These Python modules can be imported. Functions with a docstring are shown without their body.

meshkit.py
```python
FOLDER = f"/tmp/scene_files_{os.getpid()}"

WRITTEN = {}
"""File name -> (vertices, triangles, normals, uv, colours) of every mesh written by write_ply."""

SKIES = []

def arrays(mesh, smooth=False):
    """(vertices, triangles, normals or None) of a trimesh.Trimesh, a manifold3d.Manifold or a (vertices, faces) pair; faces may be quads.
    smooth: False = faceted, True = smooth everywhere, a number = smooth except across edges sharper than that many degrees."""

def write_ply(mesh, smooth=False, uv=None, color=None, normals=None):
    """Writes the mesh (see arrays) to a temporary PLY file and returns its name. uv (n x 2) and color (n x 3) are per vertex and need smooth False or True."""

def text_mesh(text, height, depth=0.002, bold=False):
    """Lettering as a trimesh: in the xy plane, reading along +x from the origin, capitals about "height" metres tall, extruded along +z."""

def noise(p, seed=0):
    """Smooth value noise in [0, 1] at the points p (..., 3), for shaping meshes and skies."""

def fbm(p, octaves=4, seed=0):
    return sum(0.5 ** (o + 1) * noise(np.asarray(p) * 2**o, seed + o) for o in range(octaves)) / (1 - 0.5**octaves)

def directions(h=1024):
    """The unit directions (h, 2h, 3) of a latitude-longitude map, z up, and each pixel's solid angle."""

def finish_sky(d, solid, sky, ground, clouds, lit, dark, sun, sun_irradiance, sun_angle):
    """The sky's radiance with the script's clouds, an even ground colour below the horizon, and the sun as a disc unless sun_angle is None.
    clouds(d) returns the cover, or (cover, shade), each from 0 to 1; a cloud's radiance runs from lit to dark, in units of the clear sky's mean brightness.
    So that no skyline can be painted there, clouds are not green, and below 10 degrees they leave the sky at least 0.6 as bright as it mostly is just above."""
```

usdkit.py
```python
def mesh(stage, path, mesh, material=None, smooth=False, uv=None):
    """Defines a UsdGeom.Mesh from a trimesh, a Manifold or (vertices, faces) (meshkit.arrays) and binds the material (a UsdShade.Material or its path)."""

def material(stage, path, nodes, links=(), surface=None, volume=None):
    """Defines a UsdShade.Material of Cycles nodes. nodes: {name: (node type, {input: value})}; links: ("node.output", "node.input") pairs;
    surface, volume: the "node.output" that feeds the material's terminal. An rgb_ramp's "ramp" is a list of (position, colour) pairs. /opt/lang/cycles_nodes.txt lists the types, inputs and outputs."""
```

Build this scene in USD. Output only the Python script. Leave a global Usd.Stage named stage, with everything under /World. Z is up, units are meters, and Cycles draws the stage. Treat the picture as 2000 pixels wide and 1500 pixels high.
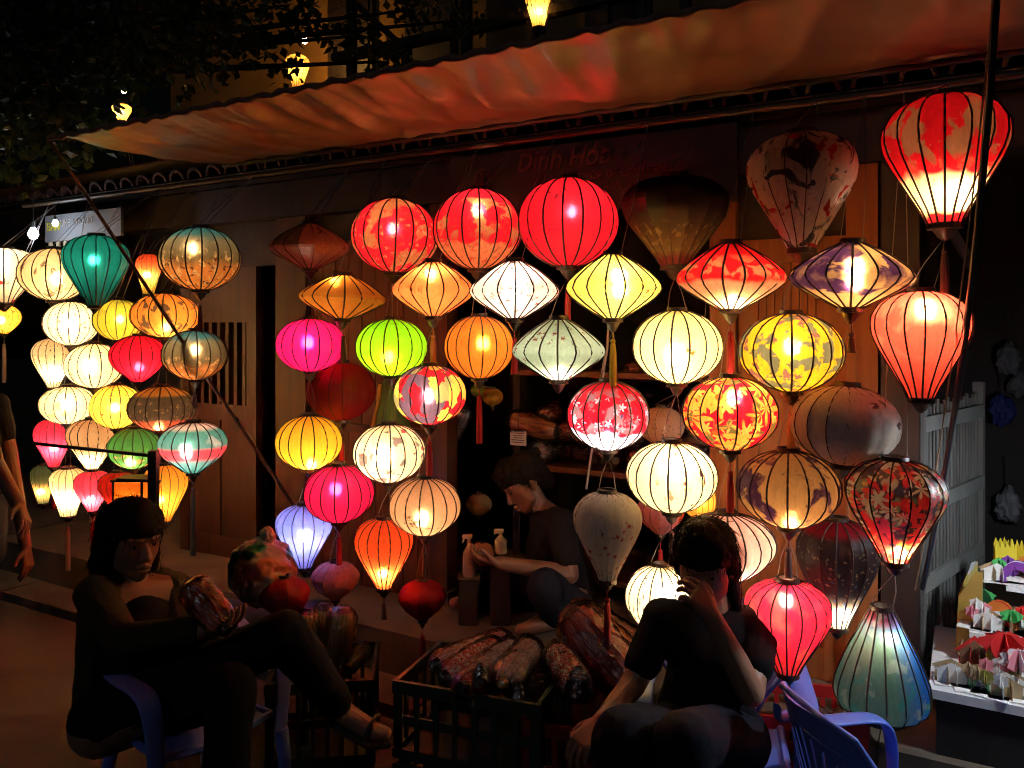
import math, random
import numpy as np, trimesh, usdkit
import manifold3d as m3
from meshkit import text_mesh, noise, fbm
from pxr import Usd, UsdGeom, UsdLux, UsdShade, Gf, Sdf

stage = Usd.Stage.CreateInMemory()
UsdGeom.SetStageUpAxis(stage, UsdGeom.Tokens.z)
UsdGeom.SetStageMetersPerUnit(stage, 1.0)
world = UsdGeom.Xform.Define(stage, '/World')
stage.SetDefaultPrim(world.GetPrim())
UsdGeom.Scope.Define(stage, '/World/Looks')

# ------------------------------------------------------------------ camera, sky, moonlight, exposure
CAM_H, FPX, HORIZON = 1.55, 1558.0, 640.0
cam = UsdGeom.Camera.Define(stage, '/World/camera')
cam.AddTranslateOp().Set(Gf.Vec3d(0, 0, CAM_H))
cam.AddRotateXYZOp().Set(Gf.Vec3f(90, 0, 0))
cam.CreateHorizontalApertureAttr(36.0)
cam.CreateVerticalApertureAttr(27.0)
cam.CreateFocalLengthAttr(36.0 * FPX / 2000)
cam.CreateVerticalApertureOffsetAttr(-(750 - HORIZON) / 2000 * 36.0)
cam.CreateClippingRangeAttr(Gf.Vec2f(0.05, 500))
cam.CreateExposureAttr(0.0)

sky = UsdLux.DomeLight.Define(stage, '/World/sky')
SUN_EL, SUN_AZ = math.radians(30), math.radians(-158)      # a weak moon behind the camera
sky_m = usdkit.material(stage, '/World/Looks/night_sky', {
    's': ('sky_texture', {'sky_type': 'single_scattering', 'sun_disc': False, 'sun_elevation': math.radians(2), 'sun_rotation': SUN_AZ}),
    'b': ('background_shader', {'strength': 0.0006})}, [('s.color', 'b.color')], surface='b.background')
UsdShade.MaterialBindingAPI.Apply(sky.GetPrim()).Bind(sky_m)
moon = UsdLux.DistantLight.Define(stage, '/World/moon')
moon.CreateNormalizeAttr(True)
moon.CreateIntensityAttr(0.016)
moon.CreateAngleAttr(12.0)
moon.CreateColorAttr(Gf.Vec3f(0.75, 0.85, 1.0))
moon.AddRotateXYZOp().Set(Gf.Vec3f(90 - math.degrees(SUN_EL), 0, math.degrees(math.pi - SUN_AZ)))

# ------------------------------------------------------------------ helpers
RNG = random.Random(7)
U = np.array([math.cos(math.radians(29.5)), -math.sin(math.radians(29.5)), 0])     # along the shop front, to the right
W = np.array([math.sin(math.radians(29.5)), math.cos(math.radians(29.5)), 0])      # into the shop
O = np.array([0, 2.91, 0])                                                         # the row of lanterns hangs at t = 0
ZV = np.array([0, 0, 1.0])


def F(s, t, z):
    return O + s * U + t * W + z * ZV


def at_t(px, py, t):
    """The point of the upright plane t (parallel to the shop front) that the photograph shows at a pixel."""
    k = (px - 1000) / FPX
    y = (t + O[1] * W[1]) / (W[0] * k + W[1])
    return np.array([k * y, y, CAM_H - (py - HORIZON) / FPX * y])


def at_y(px, py, y):
    return np.array([(px - 1000) / FPX * y, y, CAM_H - (py - HORIZON) / FPX * y])


def at_z(px, py, z):
    y = (CAM_H - z) * FPX / (py - HORIZON)
    return np.array([(px - 1000) / FPX * y, y, z])


def st(p):
    d = np.asarray(p) - O
    return d @ U, d @ W


used = {}


def numbered(parent, name):
    key = f'{parent}/{name}'
    n = used.get(key, 0)
    used[key] = n + 1
    return key if n == 0 else f'{key}_{n:03d}'


def tag(prim, label=None, cat=None, group=None, kind=None):
    for k, v in (('label', label), ('category', cat), ('group', group), ('kind', kind)):
        if v:
            prim.SetCustomDataByKey(k, v)
    return prim


class Node:
    def __init__(self, path, loc=None):
        self.path, self.loc = path, np.zeros(3) if loc is None else np.asarray(loc, float)


def thing(name, label=None, cat=None, loc=(0, 0, 0), group=None, kind=None):
    path = numbered('/World', name)
    x = UsdGeom.Xform.Define(stage, path)
    x.AddTranslateOp().Set(Gf.Vec3d(*map(float, loc)))
    tag(x.GetPrim(), label, cat, group, kind)
    return Node(path, loc)


def obj(name, mesh, mat, parent=None, smooth=False, local=False, label=None, cat=None, group=None, kind=None):
    """ONE mesh prim under parent, or under /World. Meshes are given in world coordinates unless local."""
    path = numbered(parent.path if parent else '/World', name)
    if isinstance(mesh, (list,)):
        mesh = join(*mesh)
    if parent is not None and not local and np.abs(parent.loc).max() > 0:
        if isinstance(mesh, tuple):
            mesh = (np.asarray(mesh[0]) - parent.loc, mesh[1])
        elif hasattr(mesh, 'to_mesh'):
            mesh = mesh.translate(tuple(-parent.loc))
        else:
            mesh = mesh.copy()
            mesh.apply_translation(-parent.loc)
    m = usdkit.mesh(stage, path, mesh, mat, smooth=smooth)
    m.CreateDoubleSidedAttr(True)
    tag(m.GetPrim(), label, cat, group, kind)
    return Node(path, parent.loc if parent else None)


def join(*ms):
    out = []
    for m in ms:
        if isinstance(m, (tuple,)):
            v, f = np.asarray(m[0], float), np.asarray(m[1], int)
            if f.shape[1] == 4:
                f = np.vstack([f[:, [0, 1, 2]], f[:, [0, 2, 3]]])
            m = trimesh.Trimesh(v, f, process=False)
        elif hasattr(m, 'to_mesh'):
            g = m.to_mesh()
            m = trimesh.Trimesh(g.vert_properties[:, :3], g.tri_verts, process=False)
        out.append(m)
    return out[0] if len(out) == 1 else trimesh.util.concatenate(out)


def frame_box(c, ax, ay, az, sx, sy, sz):
    """A box with centre c, unit axes ax, ay, az and full sizes."""
    b = trimesh.creation.box([sx, sy, sz])
    M = np.eye(4)
    M[:3, 0], M[:3, 1], M[:3, 2], M[:3, 3] = ax, ay, az, c
    b.apply_transform(M)
    return b


def fbox(s0, s1, t0, t1, z0, z1):
    """A box in shop-front coordinates."""
    return frame_box(F((s0 + s1) / 2, (t0 + t1) / 2, (z0 + z1) / 2), U, W, ZV, abs(s1 - s0), abs(t1 - t0), abs(z1 - z0))


def bevel_box(sx, sy, sz, r=0.01):
    c = m3.Manifold.cube((sx - 2 * r, sy - 2 * r, sz - 2 * r), True)
    return m3.Manifold.batch_hull([c.translate((dx * r, dy * r, dz * r)) for dx, dy, dz in ((1, 0, 0), (-1, 0, 0), (0, 1, 0), (0, -1, 0), (0, 0, 1), (0, 0, -1))])


def tube(pts, r, n=8, cap=True):
    """A round bar along points; r a number or one per point."""
    pts = np.asarray(pts, float)
    r = np.broadcast_to(np.asarray(r, float), len(pts))
    tan = np.gradient(pts, axis=0)
    tan /= np.maximum(np.linalg.norm(tan, axis=1, keepdims=True), 1e-9)
    ref = np.array([0, 0, 1.0]) if abs(tan[0][2]) < 0.9 else np.array([1.0, 0, 0])
    a = np.cross(tan[0], ref)
    a /= np.linalg.norm(a)
    V = []
    ang = np.linspace(0, 2 * np.pi, n, endpoint=False)
    for i, p in enumerate(pts):
        a = a - tan[i] * (a @ tan[i])
        a /= max(np.linalg.norm(a), 1e-9)
        b = np.cross(tan[i], a)
        V.append(p + r[i] * (np.cos(ang)[:, None] * a + np.sin(ang)[:, None] * b))
    V = np.vstack(V)
    Fc = []
    for i in range(len(pts) - 1):
        for j in range(n):
            k = (j + 1) % n
            Fc += [[i * n + j, i * n + k, (i + 1) * n + k], [i * n + j, (i + 1) * n + k, (i + 1) * n + j]]
    if cap:
        c0, c1 = len(V), len(V) + 1
        V = np.vstack([V, pts[0], pts[-1]])
        e = (len(pts) - 1) * n
        for j in range(n):
            k = (j + 1) % n
            Fc += [[c0, k, j], [c1, e + j, e + k]]
    return trimesh.Trimesh(V, np.array(Fc), process=False)


def lathe(prof, n=24, center=(0, 0, 0), axis=None):
    """prof: (r, z) rows from top to bottom."""
    prof = np.asarray(prof, float)
    ang = np.linspace(0, 2 * np.pi, n, endpoint=False)
    V = np.stack([prof[:, 0, None] * np.cos(ang), prof[:, 0, None] * np.sin(ang), np.repeat(prof[:, 1, None], n, 1)], -1).reshape(-1, 3)
    Fc = []
    for i in range(len(prof) - 1):
        for j in range(n):
            k = (j + 1) % n
            Fc += [[i * n + j, (i + 1) * n + j, (i + 1) * n + k], [i * n + j, (i + 1) * n + k, i * n + k]]
    if axis is not None:
        az = np.asarray(axis, float) / np.linalg.norm(axis)
        ref = np.array([0, 0, 1.0]) if abs(az[2]) < 0.9 else np.array([1.0, 0, 0])
        ax = np.cross(ref, az)
        ax /= np.linalg.norm(ax)
        ay = np.cross(az, ax)
        V = V @ np.stack([ax, ay, az])
    return trimesh.Trimesh(V + np.asarray(center), np.array(Fc), process=False)


def bar(p, q, w, h, up=ZV):
    """A straight bar of rectangular section from p to q."""
    p, q = np.asarray(p, float), np.asarray(q, float)
    d = q - p
    L = np.linalg.norm(d)
    d = d / L
    s = np.cross(d, up)
    if np.linalg.norm(s) < 1e-6:
        s = np.cross(d, np.array([1.0, 0, 0]))
    s /= np.linalg.norm(s)
    return frame_box((p + q) / 2, d, s, np.cross(s, d), L, w, h)


def ball(c, r, n=2, scale=(1, 1, 1)):
    m = trimesh.creation.icosphere(n, r)
    m.apply_scale(scale)
    m.apply_translation(c)
    return m


# ------------------------------------------------------------------ materials
looks = {}


def pm(name, col, rough=0.6, var=0.0, scale=6.0, metallic=0.0, bump=0.0, stretch=(1, 1, 1), col2=None, spec=0.5, coat=0.0):
    """A principled look; var mixes in noise between col and col2 (or a darker col)."""
    if name in looks:
        return looks[name]
    nodes = {'p': ('principled_bsdf', {'base_color': col, 'roughness': rough, 'metallic': metallic, 'specular_ior_level': spec, 'coat_weight': coat})}
    links = []
    if var or bump:
        c2 = col2 or tuple(c * (1 - var) for c in col)
        nodes |= {'g': ('texture_coordinate', {}), 'mp': ('mapping', {'scale': stretch}),
                  'n': ('noise_texture', {'scale': scale, 'detail': 5.0, 'roughness': 0.6})}
        links += [('g.object', 'mp.vector'), ('mp.vector', 'n.vector')]
    if var:
        nodes['r'] = ('rgb_ramp', {'ramp': [(0.3, col), (0.72, c2)]})
        links += [('n.fac', 'r.fac'), ('r.color', 'p.base_color')]
    if bump:
        nodes['b'] = ('bump', {'distance': bump, 'strength': 0.8})
        links += [('n.fac', 'b.height'), ('b.normal', 'p.normal')]
    looks[name] = usdkit.material(stage, f'/World/Looks/{name}', nodes, links, surface='p.BSDF')
    return looks[name]


def emit(name, col, strength):
    if name not in looks:
        looks[name] = usdkit.material(stage, f'/World/Looks/{name}', {'e': ('emission', {'color': col, 'strength': strength})}, surface='e.emission')
    return looks[name]
# ------------------------------------------------------------------ lanterns
# outlines of the fabric: (height from 1 at the top to -1 at the foot, radius)
SHAPES = {
    'round': [(1, .22), (.93, .42), (.78, .66), (.5, .88), (.2, .985), (0, 1), (-.25, .97), (-.55, .83), (-.8, .6), (-.94, .38), (-1, .22)],
    'garlic': [(1, .22), (.93, .45), (.76, .72), (.5, .92), (.22, 1), (0, .98), (-.3, .85), (-.6, .6), (-.85, .35), (-1, .2)],
    'ufo': [(1, .2), (.94, .26), (.78, .44), (.52, .68), (.28, .86), (.1, .965), (-.04, 1), (-.17, .975), (-.33, .88), (-.57, .66), (-.8, .42), (-.95, .25), (-1, .2)],
    'balloon': [(1, .27), (.95, .5), (.84, .74), (.66, .92), (.45, 1), (.25, .98), (0, .87), (-.3, .68), (-.6, .49), (-.85, .33), (-1, .26)],
    'drop': [(1, .24), (.85, .33), (.55, .5), (.2, .71), (-.15, .88), (-.45, .985), (-.62, 1), (-.8, .93), (-.92, .75), (-1, .5)],
    'slim': [(1, .4), (.92, .66), (.78, .88), (.58, 1), (.35, .99), (0, .85), (-.4, .66), (-.75, .5), (-1, .42)],
}


def outline(shape, n=22):
    from scipy.interpolate import PchipInterpolator
    p = np.array(SHAPES[shape])[::-1]
    # along the arc, so that flat parts keep their points
    d = np.r_[0, np.cumsum(np.hypot(*np.diff(p, axis=0).T))]
    q = np.linspace(0, d[-1], n)
    return np.stack([np.interp(q, d, p[:, 1]) * 0 + PchipInterpolator(d, p[:, 1])(q), PchipInterpolator(d, p[:, 0])(q)], 1)[::-1]


def fabric(name, base, layers=(), R=0.15, H=0.12, through=0.62, clear=0.015, satin=0.25, wobble=0.0, glow=0.3, ior=1.35, grough=0.45, seed=0.0):
    """Silk or printed cotton: light from inside comes through it. base: a colour, or (height 0..1, colour) bands; layers: prints on it."""
    nodes = {'tc': ('texture_coordinate', {}), 'mp': ('mapping', {'scale': (1 / R, 1 / R, 1 / R), 'location': (seed * 1.7, seed * 2.3, seed * 0.9)}),
             'xyz': ('separate_xyz', {}), 'zn': ('map_range', {'from_min': -H, 'from_max': H, 'to_min': 0.0, 'to_max': 1.0}),
             'wmp': ('mapping', {'scale': (7, 7, 1.2)}), 'weave': ('noise_texture', {'scale': 2.4, 'detail': 6.0, 'roughness': 0.7})}
    links = [('tc.object', 'mp.vector'), ('tc.object', 'xyz.vector'), ('xyz.z', 'zn.value'), ('mp.vector', 'wmp.vector'), ('wmp.vector', 'weave.vector')]
    zsrc = 'zn.result'
    if wobble:                                                     # scalloped hem of a printed band
        nodes |= {'wv': ('voronoi_texture', {'scale': 2.6, 'feature': 'f1'}), 'wm': ('math', {'math_type': 'multiply_add', 'value2': -wobble, 'value3': wobble * .45}), 'za': ('math', {'math_type': 'add'})}
        links += [('mp.vector', 'wv.vector'), ('wv.distance', 'wm.value1'), ('wm.value', 'za.value1'), ('zn.result', 'za.value2')]
        zsrc = 'za.value'
    if not isinstance(base[0], tuple):
        nodes['base'] = ('color', {'value': base})
    else:
        nodes['base'] = ('rgb_ramp', {'ramp': base})
        links.append((zsrc, 'base.fac'))
    cur = 'base.color'
    for i, l in enumerate(layers):
        kind, sc = l['kind'], l.get('scale', 3.0)
        v = f'v{i}'
        nodes[v + 'm'] = ('mapping', {'scale': l.get('stretch', (1, 1, 1)), 'location': (l.get('seed', i) * 3.1, l.get('seed', i) * 1.3, 0.4 * i)})
        links.append(('mp.vector', v + 'm.vector'))
        if kind not in ('noise', 'side') and l.get('warp', .1 if kind == 'flower' else .3):
            nodes[v + 'wn'] = ('noise_texture', {'scale': sc * 1.3, 'detail': 2.0})
            nodes[v + 'ws'] = ('vector_math', {'math_type': 'multiply_add', 'vector2': (l.get('warp', .1 if kind == 'flower' else .3),) * 3})
            links += [(v + 'm.vector', v + 'wn.vector'), (v + 'wn.color', v + 'ws.vector1'), (v + 'm.vector', v + 'ws.vector3')]
            vec = v + 'ws.vector'
        else:
            vec = v + 'm.vector'
        if kind == 'noise':
            nodes[v] = ('noise_texture', {'scale': sc, 'detail': l.get('detail', 3.0), 'roughness': 0.55, 'distortion': l.get('distort', 0.3)})
            src, a, b = v + '.fac', l['thr'], l['thr'] + l.get('width', 0.04)
        elif kind == 'spots':
            nodes[v] = ('voronoi_texture', {'scale': sc, 'feature': 'f1', 'randomness': l.get('rand', 1.0)})
            src, a, b = v + '.distance', l['thr'], l['thr'] * l.get('soft', 0.75)
        elif kind == 'side':                                       # cloth dyed differently on one side
            nodes[v] = ('math', {'math_type': 'multiply', 'value2': 1 / R})
            links.append(('xyz.x', v + '.value1'))
            src, a, b = v + '.value', l['x'][0], l['x'][1]
        elif kind == 'flower':                                     # five-petalled print: the angle round each cell's heart shapes its edge
            nodes |= {v: ('voronoi_texture', {'scale': sc, 'feature': 'f1', 'randomness': l.get('rand', .9)}), v + 'd': ('vector_math', {'math_type': 'subtract'}), v + 'l': ('vector_math', {'math_type': 'length'}), v + 'q': ('separate_xyz', {}),
                      v + 'a': ('math', {'math_type': 'arctan2'}), v + 'a5': ('math', {'math_type': 'multiply', 'value2': float(l.get('petals', 5))}), v + 'c': ('math', {'math_type': 'cosine'}), v + 'e': ('math', {'math_type': 'multiply_add', 'value2': .3, 'value3': .7}), v + 'n': ('math', {'math_type': 'divide'}),
                      v + 's': ('math', {'math_type': 'multiply', 'value2': float(sc)})}
            links += [(vec, v + '.vector'), (vec, v + 'd.vector1'), (v + '.position', v + 'd.vector2'), (v + 'd.vector', v + 'l.vector1'), (v + 'd.vector', v + 'q.vector'), (v + 'q.z', v + 'a.value1'), (v + 'q.x', v + 'a.value2'),
                      (v + 'a.value', v + 'a5.value1'), (v + 'a5.value', v + 'c.value1'), (v + 'c.value', v + 'e.value1'), (v + 'l.value', v + 's.value1'), (v + 's.value', v + 'n.value1'), (v + 'e.value', v + 'n.value2')]
            src, a, b = v + 'n.value', l['thr'], l['thr'] * l.get('soft', .8)
        elif kind == 'cells':
            nodes[v] = ('voronoi_texture', {'scale': sc, 'feature': 'f1', 'randomness': l.get('rand', 0.85)})
            nodes[v + 's'] = ('separate_color', {})
            nodes[v + 'r'] = ('rgb_ramp', {'ramp': l['palette'], 'interpolate': False})
            links += [(vec, v + '.vector'), (v + '.color', v + 's.color'), (v + 's.r', v + 'r.fac')]
            nodes[v + 'x'] = ('mix', {'fac': l.get('amount', 1.0)})
            links += [(cur, v + 'x.color1'), (v + 'r.color', v + 'x.color2')]
            if 'thr' in l:                                         # only the hearts of the cells: petals
                nodes[v + 'k'] = ('map_range', {'from_min': l['thr'], 'from_max': l['thr'] * .8, 'clamp': True})
                links += [(v + '.distance', v + 'k.value')]
                kk = v + 'k.result'
                if 'z' in l:
                    z0, z1, zw = (*l['z'], 0.06)[:3]
                    nodes[v + 'z0'] = ('map_range', {'from_min': z0 - zw, 'from_max': z0 + zw, 'clamp': True})
                    nodes[v + 'z1'] = ('map_range', {'from_min': z1 + zw, 'from_max': z1 - zw, 'clamp': True})
                    nodes[v + 'zz'] = ('math', {'math_type': 'multiply'})
                    nodes[v + 'zk'] = ('math', {'math_type': 'multiply'})
                    links += [(zsrc, v + 'z0.value'), (zsrc, v + 'z1.value'), (v + 'z0.result', v + 'zz.value1'), (v + 'z1.result', v + 'zz.value2'), (v + 'zz.value', v + 'zk.value1'), (kk, v + 'zk.value2')]
                    kk = v + 'zk.value'
                links.append((kk, v + 'x.fac'))
            cur = v + 'x.color'
            continue
        if kind not in ('flower', 'side'):
            links.append((vec, v + '.vector'))
        nodes[v + 'k'] = ('map_range', {'from_min': a, 'from_max': b, 'clamp': True})
        links.append((src, v + 'k.value'))
        mask = v + 'k.result'
        if 'z' in l:
            z0, z1, zw = (*l['z'], 0.06)[:3]
            nodes[v + 'z0'] = ('map_range', {'from_min': z0 - zw, 'from_max': z0 + zw, 'clamp': True})
            nodes[v + 'z1'] = ('map_range', {'from_min': z1 + zw, 'from_max': z1 - zw, 'clamp': True})
            nodes[v + 'zz'] = ('math', {'math_type': 'multiply'})
            nodes[v + 'zk'] = ('math', {'math_type': 'multiply'})
            links += [(zsrc, v + 'z0.value'), (zsrc, v + 'z1.value'), (v + 'z0.result', v + 'zz.value1'), (v + 'z1.result', v + 'zz.value2'), (v + 'zz.value', v + 'zk.value1'), (mask, v + 'zk.value2')]
            mask = v + 'zk.value'
        if 'gate' in l:                                            # the print comes in drifts
            nodes[v + 'gn'] = ('noise_texture', {'scale': l.get('gscale', 1.1), 'detail': 1.0})
            nodes[v + 'gr'] = ('map_range', {'from_min': l['gate'], 'from_max': l['gate'] + .05, 'clamp': True})
            nodes[v + 'gk'] = ('math', {'math_type': 'multiply'})
            links += [(v + 'm.vector', v + 'gn.vector'), (v + 'gn.fac', v + 'gr.value'), (v + 'gr.result', v + 'gk.value1'), (mask, v + 'gk.value2')]
            mask = v + 'gk.value'
        nodes[v + 'am'] = ('math', {'math_type': 'multiply', 'value2': l.get('amount', 1.0)})
        nodes[v + 'x'] = ('mix', {'color2': l['col']})
        links += [(mask, v + 'am.value1'), (v + 'am.value', v + 'x.fac'), (cur, v + 'x.color1')]
        cur = v + 'x.color'
    # uneven cloth: slightly thicker and thinner places
    nodes['wr'] = ('map_range', {'from_min': .25, 'from_max': .75, 'to_min': .72, 'to_max': 1.14})
    nodes['wc'] = ('vector_math', {'math_type': 'scale'})
    links += [('weave.fac', 'wr.value'), (cur, 'wc.vector1'), ('wr.result', 'wc.scale')]
    cur = 'wc.vector'
    nodes |= {'tr': ('translucent_bsdf', {}), 'df': ('diffuse_bsdf', {'roughness': 0.3}), 'gl': ('glossy_bsdf', {'color': (.6, .6, .6), 'roughness': 0.45}),
              'm1': ('mix_closure', {'fac': through}), 'm2': ('mix_closure', {'fac': satin * 0.12}),
              'rf': ('refraction_bsdf', {'IOR': ior, 'roughness': grough, 'distribution': 'ggx'}), 'm3': ('mix_closure', {'fac': glow}),
              'tp': ('transparent_bsdf', {}), 'm4': ('mix_closure', {'fac': clear}), 'gm': ('gamma', {'gamma': 0.75})}
    links += [(cur, 'tr.color'), (cur, 'df.color'), (cur, 'rf.color'), (cur, 'gm.color'), ('gm.color', 'tp.color'), ('df.BSDF', 'm1.closure1'), ('tr.BSDF', 'm1.closure2'),
              ('m1.closure', 'm2.closure1'), ('gl.BSDF', 'm2.closure2'), ('m2.closure', 'm3.closure1'), ('rf.BSDF', 'm3.closure2'), ('m3.closure', 'm4.closure1'), ('tp.BSDF', 'm4.closure2')]
    path = numbered('/World/Looks', name)
    return usdkit.material(stage, path, nodes, links, surface='m4.closure')


rib_m = pm('dark_bamboo', (.035, .018, .012), .7)
cap_m = pm('lacquered_wood', (.03, .017, .013), .45)
cord_m = pm('lamp_cord', (.25, .22, .2), .5)
TASSEL = {'red': pm('red_tassel', (.45, .015, .02), .7, .4, 40, stretch=(1, 1, .1)), 'dark': pm('dark_tassel', (.06, .03, .03), .7), 'yellow': pm('yellow_tassel', (.6, .4, .05), .7),
          'cream': pm('cream_tassel', (.6, .5, .42), .7), 'green': pm('green_tassel', (.05, .12, .09), .7), 'orange': pm('orange_tassel', (.6, .25, .07), .7)}
bulbs = {}


def bulb_look(col, power):
    k = (tuple(round(c, 2) for c in col), round(power, 1))
    if k not in bulbs:
        bulbs[k] = emit(f'bulb_{len(bulbs):03d}', col, power)
    return bulbs[k]


WARM, COOL, MILK = (1.0, .66, .36), (.78, .88, 1.0), (1.0, .84, .62)
hung = []


def lantern(px, py0, py1, hw, shape, label, base, layers=(), power=0.0, bulb=None, colour=WARM, dt=0.0, ribs=16, tassel=None, tl=0.16, tilt=0.0, group=None, cord=True, dark=None, rib=0.0029, pos=None, R=None, lean=None, **fab):
    """px: middle, py0 and py1: top and foot of the fabric, hw: half its width, all in pixels of the photograph; bulb: where its light shows."""
    t = dt
    c = at_t(px, (py0 + py1) / 2, t)
    k = c[1] / FPX
    R, H = hw * k, (py1 - py0) / 2 * k
    th = thing('lantern', label, 'lantern', c, group)
    prof = outline(shape) * (R, H)
    n = ribs * 3
    ph = RNG.random() * 6.28
    # the cloth is drawn in slightly between the ribs
    ang = ph + np.arange(n) * 2 * np.pi / n
    dip = np.where(np.arange(n) % 3 == 0, 1.0, 0.962)
    lumps = 1 + .012 * np.sin(ang * 2 + ph) + .008 * np.sin(3 * ang + 2 * ph)
    rr = prof[:, 0, None] * dip * lumps
    V = np.stack([rr * np.cos(ang), rr * np.sin(ang), np.repeat(prof[:, 1, None], n, 1)], -1).reshape(-1, 3)
    i, j = np.meshgrid(np.arange(len(prof) - 1), np.arange(n), indexing='ij')
    q = np.stack([i * n + j, (i + 1) * n + j, (i + 1) * n + (j + 1) % n, i * n + (j + 1) % n], -1).reshape(-1, 4)
    T = np.eye(3)
    if tilt:
        a = math.radians(tilt)
        T = np.array([[math.cos(a), 0, -math.sin(a)], [0, 1, 0], [math.sin(a), 0, math.cos(a)]]).T
    if lean is not None:
        T = lean
    if not power:
        fab = {'through': .16, 'glow': .1, **fab}
    look = fabric('lantern_cloth', base, layers, R=R, H=H, seed=RNG.random() * 9, **fab)
    obj('shade', (V @ T.T, q), look, th, smooth=35 if power else 17, local=True)
    rp = prof[1:-1:2] if len(prof) > 12 else prof
    rp = np.vstack([prof[0], rp, prof[-1]])
    out = .0008 if power else -.0012                                # unlit lanterns show no dark ribs: the canes lie in the cloth
    for a in ph + np.arange(ribs) * 2 * np.pi / ribs:
        pts = np.stack([(rp[:, 0] + out) * math.cos(a), (rp[:, 0] + out) * math.sin(a), rp[:, 1]], 1)
        obj('rib', join(tube(pts @ T.T, (rib if power else .0019) * R / .15, 4, cap=False)), dark or rib_m, th, local=True, smooth=True)
    top, foot = prof[0], prof[-1]
    hgt = .045 * R + .006
    obj('top_ring', lathe(np.array([(top[0] * .72, top[1] + hgt), (top[0] * 1.03, top[1] + hgt), (top[0] * 1.06, top[1] - .002), (top[0] * .74, top[1] - .002), (top[0] * .72, top[1] + hgt)]), 16).apply_transform(np.block([[T, np.zeros((3, 1))], [np.zeros((1, 3)), 1]])), cap_m, th, local=True, smooth=40)
    fz = foot[1]
    fin = np.array([(foot[0] * 1.05, fz + .003), (foot[0] * 1.08, fz - hgt), (foot[0] * .75, fz - hgt * 1.1), (foot[0] * .45, fz - hgt * 2.6), (foot[0] * .15, fz - hgt * 3.4), (.0004, fz - hgt * 3.5)])
    obj('bottom_cap', lathe(fin, 14).apply_transform(np.block([[T, np.zeros((3, 1))], [np.zeros((1, 3)), 1]])), cap_m, th, local=True, smooth=40)
    z_end = fz - hgt * 3.5
    if tassel:
        zb = z_end - .03
        tr = .011
        obj('tassel', join(tube([(0, 0, z_end + .005), (0, 0, zb)], .0018, 5), ball((0, 0, zb), .009, 1), lathe([(.004, zb), (tr * .8, zb - .012), (tr, zb - .04), (tr * 1.1, zb - tl), (.001, zb - tl)], 9)), TASSEL[tassel], th, local=True, smooth=40)
    if power:
        b = np.zeros(3) if bulb is None else (np.array([(bulb[0] - px) * k, 0, -(bulb[1] - (py0 + py1) / 2) * k]))
        b[0] *= .6
        b[1] = -.2 * R
        br = .017
        obj('bulb', ball(b, br, 1, (1, 1, 1)), bulb_look(colour, power), th, local=True, smooth=True)
        obj('bulb_holder', join(tube([b + (0, 0, .018), b + (0, 0, .055)], .012, 8), tube([b + (0, 0, .05), (0, 0, top[1])], .002, 4)), cap_m, th, local=True, smooth=40)
    hung.append(dict(th=th, c=c, R=R, top=c[2] + top[1] + hgt, foot=c[2] + z_end, px=px, hw=hw, py=(py0 + py1) / 2, t=t, cord=cord))
    return th


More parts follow.
